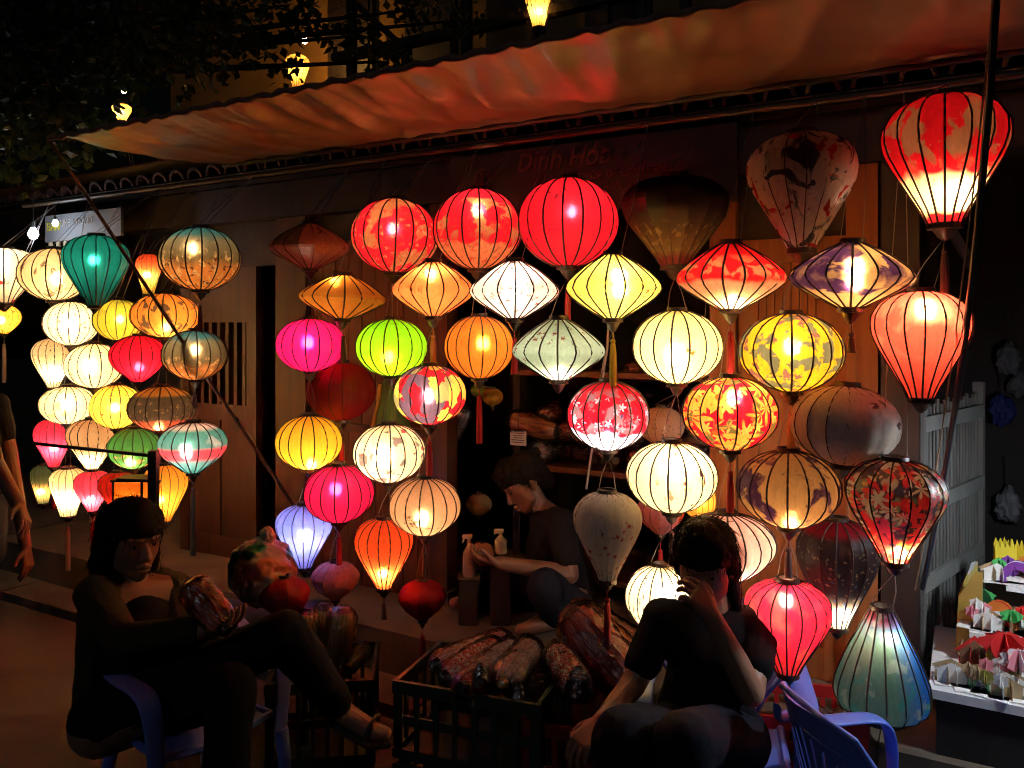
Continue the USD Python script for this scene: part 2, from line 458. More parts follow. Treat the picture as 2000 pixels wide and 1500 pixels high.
def hang_cords(z_bar=2.30):
    """Each lantern hangs by a thin cord from the lantern above it, else from the bamboo under the awning."""
    for h in hung:
        if not h['cord']:
            continue
        top = np.array([h['c'][0], h['c'][1], h['top'] - .004])
        above = [g for g in hung if g is not h and g['foot'] > h['top'] - .03 and abs(g['px'] - h['px']) < .45 * g['hw'] and g['foot'] - h['top'] < .5]
        if above:
            g = min(above, key=lambda g: g['foot'])
            end = np.array([g['c'][0], g['c'][1], g['foot'] + .01])
        else:
            s, t = st(h['c'])
            end = F(s, max(t, 0) + .26, z_bar)
        d = end - top
        side = U * min(.3 * h['R'], .03)
        obj('cord', join(tube([top + side, top + d * .5 + side * .7, end], .0013, 4), tube([top - side, top + d * .5 - side * .7, end], .0013, 4)), cord_m, h['th'], smooth=True)
# ------------------------------------------------------------------ street, shop front, awning
def unit_(v):
    return v / np.linalg.norm(v)


def s_of(px, t):
    return st(at_t(px, 640, t))[0]


street_m = pm('street_concrete', (.1, .075, .055), .85, .45, 2.2, bump=.01, col2=(.05, .04, .03))
step_m = pm('porch_cement', (.15, .115, .08), .8, .4, 3.5, bump=.006, col2=(.075, .056, .04))
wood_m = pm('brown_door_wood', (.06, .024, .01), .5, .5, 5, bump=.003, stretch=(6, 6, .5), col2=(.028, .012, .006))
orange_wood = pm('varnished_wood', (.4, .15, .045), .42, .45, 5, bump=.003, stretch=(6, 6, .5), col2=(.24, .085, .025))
wood2_m = pm('dark_timber', (.024, .012, .008), .55, .5, 5, bump=.003, stretch=(6, 6, .5))
wood3_m = pm('reddish_plank', (.15, .05, .022), .5, .5, 5, bump=.003, stretch=(7, 7, .5), col2=(.075, .028, .012))
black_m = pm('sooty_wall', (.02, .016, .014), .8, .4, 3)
plaster_m = pm('ochre_plaster', (.3, .17, .04), .85, .4, 2, col2=(.2, .1, .025))
tile_m = pm('clay_tile', (.05, .016, .011), .75, .5, 9, bump=.003)
metal_m = pm('painted_metal', (.05, .055, .06), .35, metallic=.6)
white_m = pm('matt_white', (.7, .7, .7), .6)
wire_m = pm('black_cable', (.02, .02, .02), .5)

gx = np.linspace(-30, 30, 61)
gy = np.linspace(-6, 40, 47)
X, Y = np.meshgrid(gx, gy, indexing='ij')
Zg = (fbm(np.stack([X * .7, Y * .7, X * 0], -1), 3, 3) - .5) * .012
idx = np.arange(X.size).reshape(X.shape)
obj('street', (np.stack([X, Y, Zg], -1).reshape(-1, 3), np.stack([idx[:-1, :-1], idx[1:, :-1], idx[1:, 1:], idx[:-1, 1:]], -1).reshape(-1, 4)), street_m, smooth=True, kind='structure')

# the raised porch: a low apron, a riser, then the shop floor; its slabs lie one by one
pv = thing('porch', kind='structure')
for i in range(12):
    s0 = -6.2 + i * .72
    obj('apron_slab', fbox(s0, s0 + .714, -.02 + .006 * (i % 3), .212, -.08, .05 + .003 * (i % 2)), step_m, pv)
    obj('porch_slab', fbox(s0 + .2, s0 + .916, .204 + .004 * (i % 2), 1.25, -.06, .235 + .003 * (i % 3)), step_m, pv)
shop_floor = obj('shop_floor', fbox(-6.0, 2.6, 1.254, 4.2, -.05, .23), pm('shop_floor_tile', (.1, .06, .04), .5, .3, 3), kind='structure')

# --- the shop front: posts, plank wall, slatted doors, beam
T0, T1 = .62, .69
ZF = .237


def pxs(px):
    return s_of(px, T0)


def plank_wall(th, s0, s1, z0, z1, n, mat, t0=T0, d=.03, name='plank'):
    for i in range(n):
        a, b = s0 + (s1 - s0) * i / n, s0 + (s1 - s0) * (i + 1) / n
        o = RNG.uniform(0, .006)
        obj(name, fbox(a + .003, b - .003, t0 + o, t0 + d + o, z0, z1), mat, th)


def slat_door(name, label, s0, s1, z0, z1, zsl, nsl, mat, group=None):
    th = thing(name, label, 'door', F((s0 + s1) / 2, T0 + .04, z0), group)
    w = .075
    obj('stile', fbox(s0, s0 + w, T0, T0 + .05, z0, z1), mat, th)
    obj('stile', fbox(s1 - w, s1, T0, T0 + .05, z0, z1), mat, th)
    for za, zb in ((z0, z0 + .12), (zsl[0] - .09, zsl[0]), (zsl[1], z1)):
        obj('rail', fbox(s0 + w + .001, s1 - w - .001, T0 + .004, T0 + .046, za, zb), mat, th)
    for i in range(nsl):
        a = s0 + w + (s1 - s0 - 2 * w) * (i + .5) / nsl
        obj('slat', fbox(a - .013, a + .013, T0 + .012, T0 + .034, zsl[0] + .001, zsl[1] - .001), mat, th)
    mid = (s0 + s1) / 2
    for a, b in ((s0 + w + .002, mid - .02), (mid + .02, s1 - w - .002)):
        obj('panel', fbox(a, b, T0 + .016, T0 + .034, z0 + .121, zsl[0] - .091), mat, th)
    obj('muntin', fbox(mid - .019, mid + .019, T0 + .006, T0 + .044, z0 + .121, zsl[0] - .091), mat, th)
    return th


zt = 1.89
slat_door('slatted_door', 'brown wooden door with upright slats behind the left lantern stall', pxs(352), pxs(500), ZF, zt, (1.11, 1.58), 7, wood_m)
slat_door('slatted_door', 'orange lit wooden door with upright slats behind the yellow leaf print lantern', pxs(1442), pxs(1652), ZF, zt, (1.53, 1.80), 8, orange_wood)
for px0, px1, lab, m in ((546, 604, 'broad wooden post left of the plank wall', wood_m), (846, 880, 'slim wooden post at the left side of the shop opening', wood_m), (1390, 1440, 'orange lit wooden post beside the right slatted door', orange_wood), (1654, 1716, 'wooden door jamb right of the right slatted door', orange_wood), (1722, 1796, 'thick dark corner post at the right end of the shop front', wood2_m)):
    th = thing('wooden_post', lab, 'post', F((pxs(px0) + pxs(px1)) / 2, T0 + .05, ZF))
    big = .09 if px0 != 1722 else .14
    obj('shaft', fbox(pxs(px0), pxs(px1), T0 - .03, T0 - .03 + big, ZF + .07, 2.14), m, th)
    obj('plinth', fbox(pxs(px0) - .012, pxs(px1) + .012, T0 - .042, T0 - .03 + big + .012, ZF - .002, ZF + .069), step_m, th)
th = thing('plank_wall', 'wall of upright reddish brown planks behind the pink and yellow lanterns', 'wall', F(pxs(725), T0, ZF))
plank_wall(th, pxs(606), pxs(844), ZF, 2.0, 9, wood3_m)
obj('ledge', fbox(pxs(606), pxs(844), T0 - .03, T0 - .002, 1.02, 1.06), wood_m, th)
th = thing('door_head', 'dark wooden beam running over all the doors of the shop', 'beam', F(0, T0, 2.1))
obj('beam', fbox(-6.0, 1.62, T0 - .05, T0 + .09, 2.141, 2.33), wood2_m, th)
obj('transom', fbox(pxs(352), pxs(844), T0 + .02, T0 + .05, zt + .002, 2.139), wood2_m, th)
obj('transom', fbox(pxs(1440), pxs(1716), T0 + .02, T0 + .05, zt + .002, 2.139), wood2_m, th)
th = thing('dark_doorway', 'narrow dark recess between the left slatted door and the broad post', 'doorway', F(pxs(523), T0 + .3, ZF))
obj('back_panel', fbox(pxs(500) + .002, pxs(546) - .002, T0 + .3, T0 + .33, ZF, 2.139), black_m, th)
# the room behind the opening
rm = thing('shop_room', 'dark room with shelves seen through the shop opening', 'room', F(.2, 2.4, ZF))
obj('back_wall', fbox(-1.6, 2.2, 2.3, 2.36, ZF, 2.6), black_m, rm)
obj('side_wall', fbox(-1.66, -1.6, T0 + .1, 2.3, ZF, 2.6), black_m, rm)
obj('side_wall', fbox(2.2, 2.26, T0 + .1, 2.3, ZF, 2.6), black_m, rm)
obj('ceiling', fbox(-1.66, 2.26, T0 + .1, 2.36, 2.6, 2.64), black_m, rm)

# --- eave with a row of round tile ends, and the upper storey set back
ev = thing('tiled_eave', 'row of dark roof tiles with rounded ends under the awning', 'roof', F(0, .55, 2.36))
obj('board', fbox(-6.3, 2.1, .56, 1.2, 2.335, 2.36), wood2_m, ev)
obj('roof_deck', frame_box((F(-2.1, .47, 2.372) + F(-2.1, 3.1, 3.29)) / 2, U, unit_(F(0, 3.1, 3.29) - F(0, .47, 2.372)), np.cross(U, unit_(F(0, 3.1, 3.29) - F(0, .47, 2.372))), 8.4, 2.79, .012), black_m, ev)
for i in range(56):
    s = -6.2 + i * .15
    c0, c1 = F(s, .47, 2.385), F(s, 3.1, 3.3)
    a = np.linspace(0, np.pi, 7)
    d = (c1 - c0) / np.linalg.norm(c1 - c0)
    up = np.cross(U, d)
    ring = lambda c, r: [c + r * (math.cos(x) * U + math.sin(x) * up) for x in a]
    v = np.array(ring(c0, .062) + ring(c1, .062) + ring(c0, .046) + ring(c1, .046))
    f = []
    for k in range(6):
        f += [[k, k + 1, 7 + k + 1, 7 + k], [14 + k, 21 + k, 21 + k + 1, 14 + k + 1], [k, 14 + k, 14 + k + 1, k + 1]]
    obj('roof_tile', (v, np.array(f)), tile_m, ev)
up_ = thing('upper_storey', 'dim ochre upper storey of the house above the awning', 'building', F(0, 3.2, 2.6))
obj('wall', fbox(-7, 5, 3.9, 4.1, 3.3, 8.5), plaster_m, up_)
for px in (690, 845, 1010, 1210):
    s = s_of(px, 3.9)
    fr = obj('shutter', fbox(s - .3, s + .3, 3.84, 3.89, 3.5, 5.4), wood2_m, up_)
    for q in range(6):
        obj('louvre', fbox(s - .26, s + .26, 3.82, 3.838, 3.6 + q * .27, 3.8 + q * .27), wood2_m, fr)
obj('floor_beam', fbox(-7, 5, 3.0, 3.6, 3.31, 3.345), wood2_m, up_)
bl = thing('balcony_railing', 'dark timber balcony frame with posts and slanting braces above the awning', 'railing', F(0, 2.05, 2.72))
for i in range(12):
    s = -3.4 + i * .62
    obj('post', fbox(s - .035, s + .035, 3.02, 3.09, 3.35, 5.4 if i % 2 == 0 else 3.98), wood2_m, bl)
    if i % 2 == 0:
        obj('brace', bar(F(s + .03, 3.055, 4.5), F(s + .5, 3.055, 4.07), .05, .05), wood2_m, bl)
obj('top_rail', fbox(-3.6, 4.0, 3.0, 3.11, 3.99, 4.06), wood2_m, bl)
obj('head_rail', fbox(-3.6, 4.0, 3.0, 3.11, 5.41, 5.49), wood2_m, bl)

# --- awning
aw = thing('awning', 'long tan tarpaulin awning stretched above the lanterns', 'awning', F(0, -.4, 2.3))
ns, nt = 260, 34
S, Tt = np.meshgrid(np.linspace(-1.53, 2.3, ns), np.linspace(-.8, .06, nt), indexing='ij')
v_ = (Tt + .8) / .86
sag = -.04 * np.sin(np.pi * v_) * (1 + .3 * np.sin(S * 2.1))
fold = 0
for k, (w, sl, am) in enumerate(((9.0, 2.6, .0055), (15.5, 3.4, .003), (23, 2.2, .0016))):
    ph = S * w + sl * v_ * (1.2 + .4 * np.sin(S * 1.3 + k)) + 1.5 * np.sin(S * 1.7 + k)
    fold = fold + am * (np.abs(np.sin(ph)) ** .6 * 2 - 1) * np.clip(v_ * 9, .05, 1) * np.exp(-v_ * (1.4 + .8 * np.sin(S * 3.1 + k) ** 2)) * (.4 + 1.2 * noise(np.stack([S * 1.1, S * 0, S * 0 + k], -1)))
lump = (fbm(np.stack([S * 3.2, Tt * 3.2, S * 0], -1), 4, 5) - .5) * .045
Zc = 2.255 + .06 * v_ + sag + fold * 4.6 + lump * np.sin(np.pi * np.clip(v_, 0, 1)) ** .5
pts = O + S[..., None] * U + Tt[..., None] * W + Zc[..., None] * ZV
idx = np.arange(ns * nt).reshape(ns, nt)
awn_m = usdkit.material(stage, '/World/Looks/awning_tarpaulin', {
    'tc': ('texture_coordinate', {}), 'n': ('noise_texture', {'scale': 3.0, 'detail': 5.0}), 'r': ('rgb_ramp', {'ramp': [(.35, (.36, .23, .12)), (.65, (.25, .16, .08))]}),
    'n2': ('noise_texture', {'scale': 26.0, 'detail': 3.0}), 'b': ('bump', {'distance': .004, 'strength': .35}),
    'p': ('principled_bsdf', {'roughness': .35, 'specular_ior_level': .5, 'coat_weight': .22, 'coat_roughness': .25}), 't': ('translucent_bsdf', {'color': (.2, .1, .05)}), 'm': ('mix_closure', {'fac': .06})},
    [('tc.object', 'n.vector'), ('tc.object', 'n2.vector'), ('n.fac', 'r.fac'), ('r.color', 'p.base_color'), ('n2.fac', 'b.height'), ('b.normal', 'p.normal'), ('p.BSDF', 'm.closure1'), ('t.BSDF', 'm.closure2')], surface='m.closure')
cl = obj('cloth', (pts.reshape(-1, 3), np.stack([idx[:-1, :-1], idx[1:, :-1], idx[1:, 1:], idx[:-1, 1:]], -1).reshape(-1, 4)), awn_m, aw, smooth=True)
edge = pts[:, 0] - .004 * ZV
obj('front_hem', tube(edge[::2] + .005 * np.sin(np.arange(len(edge[::2])) * 1.9)[:, None] * ZV, .0095 + .0025 * np.sin(np.arange(len(edge[::2])) * 2.7), 6), pm('hem_cord', (.3, .15, .1), .7, .4, 40, bump=.004), aw, smooth=True)
obj('rear_bar', tube([F(-1.6, .075, 2.318), F(2.3, .075, 2.318)], .016, 8), wood2_m, aw, smooth=True)
hb = obj('hanging_bar', tube([F(-3.6, .26, 2.30), F(2.3, .26, 2.30)], .014, 8), pm('bamboo_pole', (.07, .04, .02), .5, .4, 6, stretch=(1, 1, 6)), smooth=True, label='long bamboo bar under the awning from which the lanterns hang', cat='bar')
cornL, cornR = pts[0, 0], F(1.42, -.8, 2.33)
pl = thing('awning_pole', 'thin bamboo pole slanting from the awning corner past the left lantern stall', 'pole', cornL)
pe = at_t(572, 985, .57)
obj('shaft', tube([cornL, cornL * .5 + pe * .5 + (0, 0, -.012), pe], [.007, .008, .0095], 8), pm('old_bamboo', (.12, .075, .04), .55, .5, 30), pl, smooth=True)
for k in (.22, .47, .7, .9):
    obj('joint', tube([cornL + (pe - cornL) * (k - .004), cornL + (pe - cornL) * (k + .004)], [.0105, .0105], 8), wood2_m, pl, smooth=True)
top = at_y(1947, -30, 1.66)
bot = at_t(1802, 1150, .3)
mid = (top + bot) / 2 + (top - bot) * .1 + np.array([.035, 0, 0])
pr = thing('awning_pole', 'dark metal pole in front of the coral red lantern at the right', 'pole', top)
obj('shaft', tube([top + (bot - top) * q + 4 * q * (1 - q) * np.array([.03, 0, 0]) for q in np.linspace(0, 1, 14)], .0085, 10), metal_m, pr, smooth=True)
obj('cord', tube([top + (-.012, -.012, 0) + (bot - top) * q + 4 * q * (1 - q) * np.array([.018, 0, 0]) + (-.018 * q, 0, 0) for q in np.linspace(0, 1, 14)], .002, 5), pm('tan_cord', (.3, .18, .08), .7), pr, smooth=True)

# --- the name board of the shop: dark wood with dull red letters
sign_t = .5
sb = thing('shop_sign', 'dark shop name board with dull letters hanging behind the big red lanterns', 'sign', F(s_of(1120, sign_t), sign_t, 2.2))
s0, s1 = s_of(880, sign_t), s_of(1440, sign_t)
obj('board', fbox(s0, s1, sign_t, sign_t + .03, 2.03, 2.325), pm('sign_board', (.018, .014, .013), .6), sb)
let_m = pm('dull_red_letters', (.09, .03, .022), .7)


def lettering(txt, s, z, h, t, shear=0.0, bold=False):
    m = text_mesh(txt, h, .003, bold)
    v = m.vertices.copy()
    v[:, 0] += shear * v[:, 1]
    m.vertices = O + (s + v[:, :1]) * U + (t - v[:, 2:3]) * W + (z + v[:, 1:2]) * ZV
    return m


obj('letters', lettering('Dinh Hoa', s_of(1008, sign_t), 2.225, .075, sign_t - .002, .25, True), let_m, sb)
obj('letters', lettering('WORKSHOP OF LANTERNS', s_of(1076, sign_t), 2.165, .03, sign_t - .002, 0, True), let_m, sb)
obj('letters', lettering('TRAN LONG', s_of(1168, sign_t), 2.115, .028, sign_t - .002), let_m, sb)
ce = F(s_of(942, sign_t), sign_t - .002, 2.215)
em = [tube([ce + r * (math.cos(a) * U * .8 + math.sin(a) * ZV) for a in np.linspace(0, 2 * np.pi, 25)], .003, 4, cap=False) for r in (.042,)]
em += [tube([ce + .04 * x * U + .035 * ZV, ce + .046 * x * U * .3 + 0 * ZV, ce + .04 * x * U - .035 * ZV], .0025, 4) for x in (-.6, -.2, .2, .6)]
obj('emblem', join(*em, bar(ce - .03 * U - .055 * ZV, ce + .03 * U - .055 * ZV, .004, .008)), let_m, sb)

# --- the open stall to the left: back wall, lamp, fringe board
lw = thing('left_stall_wall', 'dim back wall of the open stall behind the left lanterns', 'wall', F(-3.4, 2.3, ZF))
obj('back_wall', fbox(-6.6, pxs(345), 2.3, 2.36, ZF, 2.6), pm('grey_wall', (.2, .17, .15), .8, .4, 2), lw)
obj('ceiling', fbox(-6.6, pxs(345), T0 + .1, 2.3, 2.45, 2.5), black_m, lw)
obj('side_wall', fbox(pxs(345) - .03, pxs(345) - .002, T0 + .06, 2.3, ZF, 2.45), wood3_m, lw)
bn = thing('stall_bench', 'low wooden display bench of the left stall covered with brown cloth', 'bench', F(-3.2, 1.5, ZF))
obj('top', fbox(-4.6, pxs(330), 1.25, 1.9, .62, .66), wood3_m, bn)
obj('cloth', fbox(-4.6, pxs(330), 1.238, 1.249, .40, .655), pm('brown_cloth', (.09, .06, .045), .9, .4, 8), bn)
for s in (-4.4, -3.7, -3.0):
    obj('leg', fbox(s, s + .06, 1.3, 1.36, ZF, .62), wood2_m, bn)
bd = thing('stall_sign', 'grey hanging board with faint letters and a fringe in the left stall', 'sign', at_t(160, 450, .4))
bs0, bs1 = s_of(88, .4), s_of(236, .4)
bz = at_t(160, 438, .4)[2]
obj('board', fbox(bs0, bs1, .4, .42, bz - .09, bz + .075), pm('grey_board', (.2, .21, .23), .6), bd)
obj('letters', lettering('BAN', bs0 + .02, bz - .02, .05, .398, 0, True), pm('yellow_letters', (.6, .5, .05), .6), bd)
obj('letters', lettering('UKE VUONG', bs0 + .17, bz + .0, .04, .398), pm('pale_letters', (.4, .38, .36), .6), bd)
for i in range(9):
    a = bs0 + .03 + i * (bs1 - bs0 - .05) / 9
    obj('fringe', fbox(a, a + .03, .405, .415, bz - .09 - .05 - .02 * (i % 2), bz - .091), pm('beige_fringe', (.5, .42, .28), .8), bd)


def bare_bulb(px, py, t, r, col, power, label, up=.12, look='lamp_white'):
    c = at_t(px, py, t)
    th = thing('light_bulb', label, 'light bulb', c)
    obj('bulb', lathe([(.001, -r), (r * .6, -r * .8), (r, 0), (r * .85, r * .6), (r * .45, r * 1.25), (.3 * r, r * 1.5)], 16, c), emit(look, col, power), th, smooth=True)
    obj('socket', tube([c + (0, 0, r * 1.4), c + (0, 0, r * 2.6)], r * .42, 10), metal_m, th, smooth=40)
    obj('wire', tube([c + (0, 0, r * 2.5), c + (0, 0, r * 2.5 + up)], .0025, 5), wire_m, th)
    return c


bare_bulb(65, 458, .2, .03, (.8, .88, 1.0), 70, 'glaring white bulb hanging at the top of the left stall', .2, 'lamp_white')
bare_bulb(108, 437, .26, .018, (.75, .86, 1.0), 30, 'small bluish white bulb in front of the grey board', .1, 'lamp_small')
bare_bulb(595, 80, 3.3, .03, (1, .5, .12), 420, 'small amber bulb above the balcony lantern', .15, 'lamp_amber')
bare_bulb(242, 178, 2.0, .022, (1, .5, .12), 150, 'small amber bulb among the leaves at the upper left', .15, 'lamp_leaf')
# rack in front of the left stall
rk = thing('wooden_rack', 'dark wooden post with a thin rail in front of the left stall', 'rack', at_y(300, 1000, 3.35))
b0 = at_y(300, 885, 3.35)
obj('post', bar((b0[0], 3.35, 0), b0 + (0, 0, .01), .035, .035), wood2_m, rk)
a0 = at_y(66, 866, 3.6)
obj('rail', tube([a0, b0 - (0, 0, .012)], .008, 8), wood2_m, rk, smooth=True)
obj('cross_bar', tube([at_y(228, 937, 3.36), at_y(313, 940, 3.36)], .007, 6), wood2_m, rk, smooth=True)
pb = thing('lantern', 'orange paper box lantern hanging on the dark post above the seated woman', 'lantern', at_y(262, 985, 3.55))
c = at_y(262, 988, 3.55)
hw, hh = .062, .115
paper = fabric('box_paper', (.85, .42, .12), [], R=.06, H=.11, through=.7, glow=.25)
obj('shade', join(*[frame_box(c + d * hw, np.array([1.0, 0, 0]), np.array([0, 1.0, 0]), ZV, .001 if abs(d[0]) else 2 * hw, .001 if abs(d[1]) else 2 * hw, 2 * hh) for d in map(np.array, ((1, 0, 0), (-1, 0, 0), (0, 1, 0), (0, -1, 0)))]), paper, pb)
for dx in (-1, 1):
    for dy in (-1, 1):
        obj('corner_strip', frame_box(c + (dx * hw, dy * hw, 0), np.array([1.0, 0, 0]), np.array([0, 1.0, 0]), ZV, .008, .008, 2 * hh + .01), wood2_m, pb)
obj('top_frame', frame_box(c + (0, 0, hh + .008), np.array([1.0, 0, 0]), np.array([0, 1.0, 0]), ZV, 2 * hw + .02, 2 * hw + .02, .008), wood2_m, pb)
obj('bulb', lathe([(.001, .035), (.008, .02), (.014, 0), (.009, -.02), (.001, -.03)], 10, c + (0, -.01, .03)), emit('box_bulb', WARM, 300.0), pb, smooth=True)

# --- right: grey lattice gate, neighbour's house
gt = thing('lattice_gate', 'grey weathered bamboo gate standing open at the right end of the shop', 'gate', at_y(1797, 1100, 2.9))
g0, gd = np.array([1.487, 2.9, 0]), np.array([.714, .70, 0])
grey_m = pm('weathered_bamboo', (.16, .155, .145), .7, .5, 12, bump=.002, stretch=(1, 1, .2))
gn = np.array([-gd[1], gd[0], 0])
for i in range(17):
    q = .014 + i * .0395
    h = .012 * math.sin(i * 2.1)
    p = g0 + gd * q
    obj('slat', tube([p + (0, 0, .3 + h * .5), p + (0, 0, 1.27 + h)], .0068 + .001 * math.sin(i * 1.7), 6), grey_m, gt, smooth=True)
for z in (.33, .62, .9, 1.2):
    c = g0 + gd * .335 - gn * .016
    obj('rail', frame_box(c + gn * .0 + (0, 0, z), gd, gn, ZV, .7, .014, .055), pm('pale_bamboo', (.26, .26, .245), .7, .3, 9), gt)
for q in (-.018, .69):
    p = g0 + gd * q
    obj('stile', frame_box(p + (0, 0, .77), gd, gn, ZV, .03, .04, 1.1), grey_m, gt)
nb = thing('neighbour_house', 'dark house at the right edge with amber lit window panes', 'house', (4.6, 7.6, 0))
obj('wall', trimesh.creation.box([5, .2, 7]).apply_translation((5.6, 7.6, 3.5)), black_m, nb)
amber = emit('amber_window', (1, .36, .025), .42)
amber2 = emit('dim_amber_window', (1, .3, .02), .16)
for x0, y0, x1, y1, m in ((1930, 435, 1956, 458, emit('bright_window', (1, .55, .08), .8)), (1972, 435, 2040, 466, amber), (1930, 468, 2040, 491, amber), (1930, 505, 1957, 524, amber2), (1966, 503, 1996, 524, amber2)):
    a, b = at_y(x0, y1, 7.48), at_y(x1, y0, 7.48)
    w = obj('window', trimesh.creation.box([b[0] - a[0] + .06, .03, b[2] - a[2] + .06]).apply_translation(((a[0] + b[0]) / 2, 7.483, (a[2] + b[2]) / 2)), wood2_m, nb)
    obj('pane', trimesh.creation.box([b[0] - a[0], .01, b[2] - a[2]]).apply_translation(((a[0] + b[0]) / 2, 7.46, (a[2] + b[2]) / 2)), m, w)
fr = thing('timber_frame', 'grey timber frame with cross rails at the right, behind the metal pole', 'frame', at_y(1918, 900, 4.2))
for px, w in ((1917, .05), (1968, .035)):
    a = at_y(px, 560, 4.2)
    obj('upright', frame_box((a[0], 4.2, 1.0), np.array([1.0, 0, 0]), np.array([0, 1.0, 0]), ZV, w, .05, 2.0), pm('grey_timber', (.13, .12, .1), .8, .4, 8), fr)
for py in (572, 650, 705):
    a, b = at_y(1917, py, 4.23), at_y(2060, py - 4, 4.23)
    obj('rail', bar(a, b, .025, .03), grey_m, fr)
obj('brace', bar(at_y(1925, 870, 4.24), at_y(2010, 800, 4.24), .03, .04), grey_m, fr)
br = thing('ridge_pole', 'slanting grey strut behind the metal pole at the upper right', 'strut', at_y(1870, 470, 3.0))
obj('strut', bar(at_y(1852, 440, 3.0), at_y(1900, 520, 3.0), .022, .03), grey_m, br)
for px, py, sz, m, lab in ((1968, 700, .12, pm('white_bag', (.1, .1, .11), .7), 'pale cloth bag hanging on the timber frame'), (1990, 750, .1, pm('grey_bag', (.07, .07, .08), .7), 'grey bundle hanging low on the timber frame'), (1958, 800, .12, pm('blue_bag', (.01, .015, .12), .7), 'blue bag hanging in the dark at the right'), (1968, 985, .13, pm('clear_bag', (.16, .16, .18), .5), 'crumpled plastic bag hanging behind the card stall')):
    c = at_y(px, py, 4.0)
    m0 = trimesh.creation.icosphere(3, 1)
    v = m0.vertices
    v = v * (1 + 1.3 * (fbm(v * 2.6 + px, 4, 2) - .5)[:, None]) * (.48, .34, .62)
    v[:, :2] *= np.clip(1 - .6 * np.clip(v[:, 2:3], 0, 1), .2, 1)
    th = thing('hanging_bag', lab, 'bag', c)
    obj('bag', (v * sz + c, m0.faces), m, th, smooth=True)
    obj('string', tube([c + (0, 0, sz * .6), c + (0, 0, sz * .6 + .16)], .003, 4), wire_m, th)
cb = thing('power_cord', 'pale cord running down in front of the shop opening', 'cord', at_t(1190, 640, .4))
obj('cord', tube([at_t(1192, 560, .4), at_t(1186, 680, .4), at_t(1160, 850, .4), at_t(1145, 955, .4)], .005, 6), pm('pale_cord', (.35, .33, .32), .5), cb, smooth=True)

# --- tree over the left stall
tr = thing('street_tree', 'dark leafy tree spreading over the upper left corner', 'tree', (-4.6, 4.0, 0))
bark = pm('bark', (.05, .035, .025), .85, .4, 9, bump=.01)
trunk_top = np.array([-4.2, 4.3, 2.6])
obj('trunk', tube([(-4.7, 3.9, -.05), (-4.5, 4.0, 1.3), trunk_top, (-3.6, 4.5, 3.6), (-3.2, 4.6, 4.6)], [.19, .15, .12, .08, .04], 12), bark, tr, smooth=True)
tips = []
for k, (px, py, y) in enumerate(((60, 60, 4.2), (200, 40, 4.4), (330, 90, 4.6), (430, 30, 4.8), (120, 190, 4.1), (300, 20, 4.2), (700, 70, 5.4), (760, 120, 5.6), (20, 250, 3.9), (560, 10, 5.0), (800, 20, 5.6), (900, 40, 5.8))):
    e = at_y(px, py, y)
    m_ = (trunk_top + e) / 2 + np.array([0, 0, .12])
    obj('branch', tube([trunk_top, m_, e], [.05, .03, .008], 6), bark, tr, smooth=True)
    tips.append((e, .42 if px < 500 else .2, 330 if px < 500 else 70))
    tips.append((m_ * .4 + e * .6, .35 if px < 500 else .15, 160 if px < 500 else 30))
LV, LF = [], []
g = np.random.default_rng(5)
for c, r, n in tips:
    d = g.normal(size=(n, 3))
    p = c + d / np.linalg.norm(d, axis=1, keepdims=True) * r * g.random((n, 1)) ** .5 * (1.1, .8, .8)
    for q in p:
        ax = g.normal(size=3)
        ax[2] -= .5
        ax /= np.linalg.norm(ax)
        sd = np.cross(ax, g.normal(size=3))
        sd /= np.linalg.norm(sd)
        nn = np.cross(ax, sd)
        ln, wd = g.uniform(.05, .09), g.uniform(.02, .032)
        b = len(LV)
        LV += [q, q + ax * ln * .45 + sd * wd + nn * .006, q + ax * ln, q + ax * ln * .45 - sd * wd + nn * .006]
        LF += [[b, b + 1, b + 2], [b, b + 2, b + 3]]
leaf_m = usdkit.material(stage, '/World/Looks/leaf', {'g': ('geometry', {}), 'r': ('rgb_ramp', {'ramp': [(0, (.03, .05, .016)), (1, (.085, .1, .035))]}), 'd': ('principled_bsdf', {'roughness': .5}), 't': ('translucent_bsdf', {'color': (.08, .1, .02)}), 'm': ('mix_closure', {'fac': .3})},
    [('g.random_per_island', 'r.fac'), ('r.color', 'd.base_color'), ('d.BSDF', 'm.closure1'), ('t.BSDF', 'm.closure2')], surface='m.closure')
obj('crown', (np.array(LV), np.array(LF)), leaf_m, tr)
# ------------------------------------------------------------------ the lanterns of the photograph
RED, PINK, CREAM, PEACH, GOLD, ORANGE = (.62, .008, .022), (.72, .008, .11), (.86, .74, .46), (.8, .55, .34), (.82, .42, .05), (.72, .2, .025)
BLOSSOM = [dict(kind='flower', scale=5.0, thr=.34, col=(.22, .012, .01), gate=.48, gscale=1.3, amount=.9), dict(kind='noise', scale=4, thr=.66, width=.02, col=(.12, .05, .03), stretch=(1, 1, .5), seed=4, amount=.8, gate=.5)]
ROWS = [dict(kind='spots', scale=4.2, thr=.2, col=(.16, .015, .015), rand=.35, amount=.85), dict(kind='spots', scale=7, thr=.14, col=(.1, .03, .015), rand=.5, seed=5, amount=.7)]
BAMBOO = [dict(kind='noise', scale=3.2, thr=.56, width=.05, col=(.1, .06, .025), stretch=(1.3, 1.3, .6), detail=6, amount=.85)]
SCRIPT = [dict(kind='noise', scale=9, thr=.6, width=.03, col=(.06, .01, .01), stretch=(1.2, 1.2, .35), gate=.56, gscale=1.2, amount=.85)]
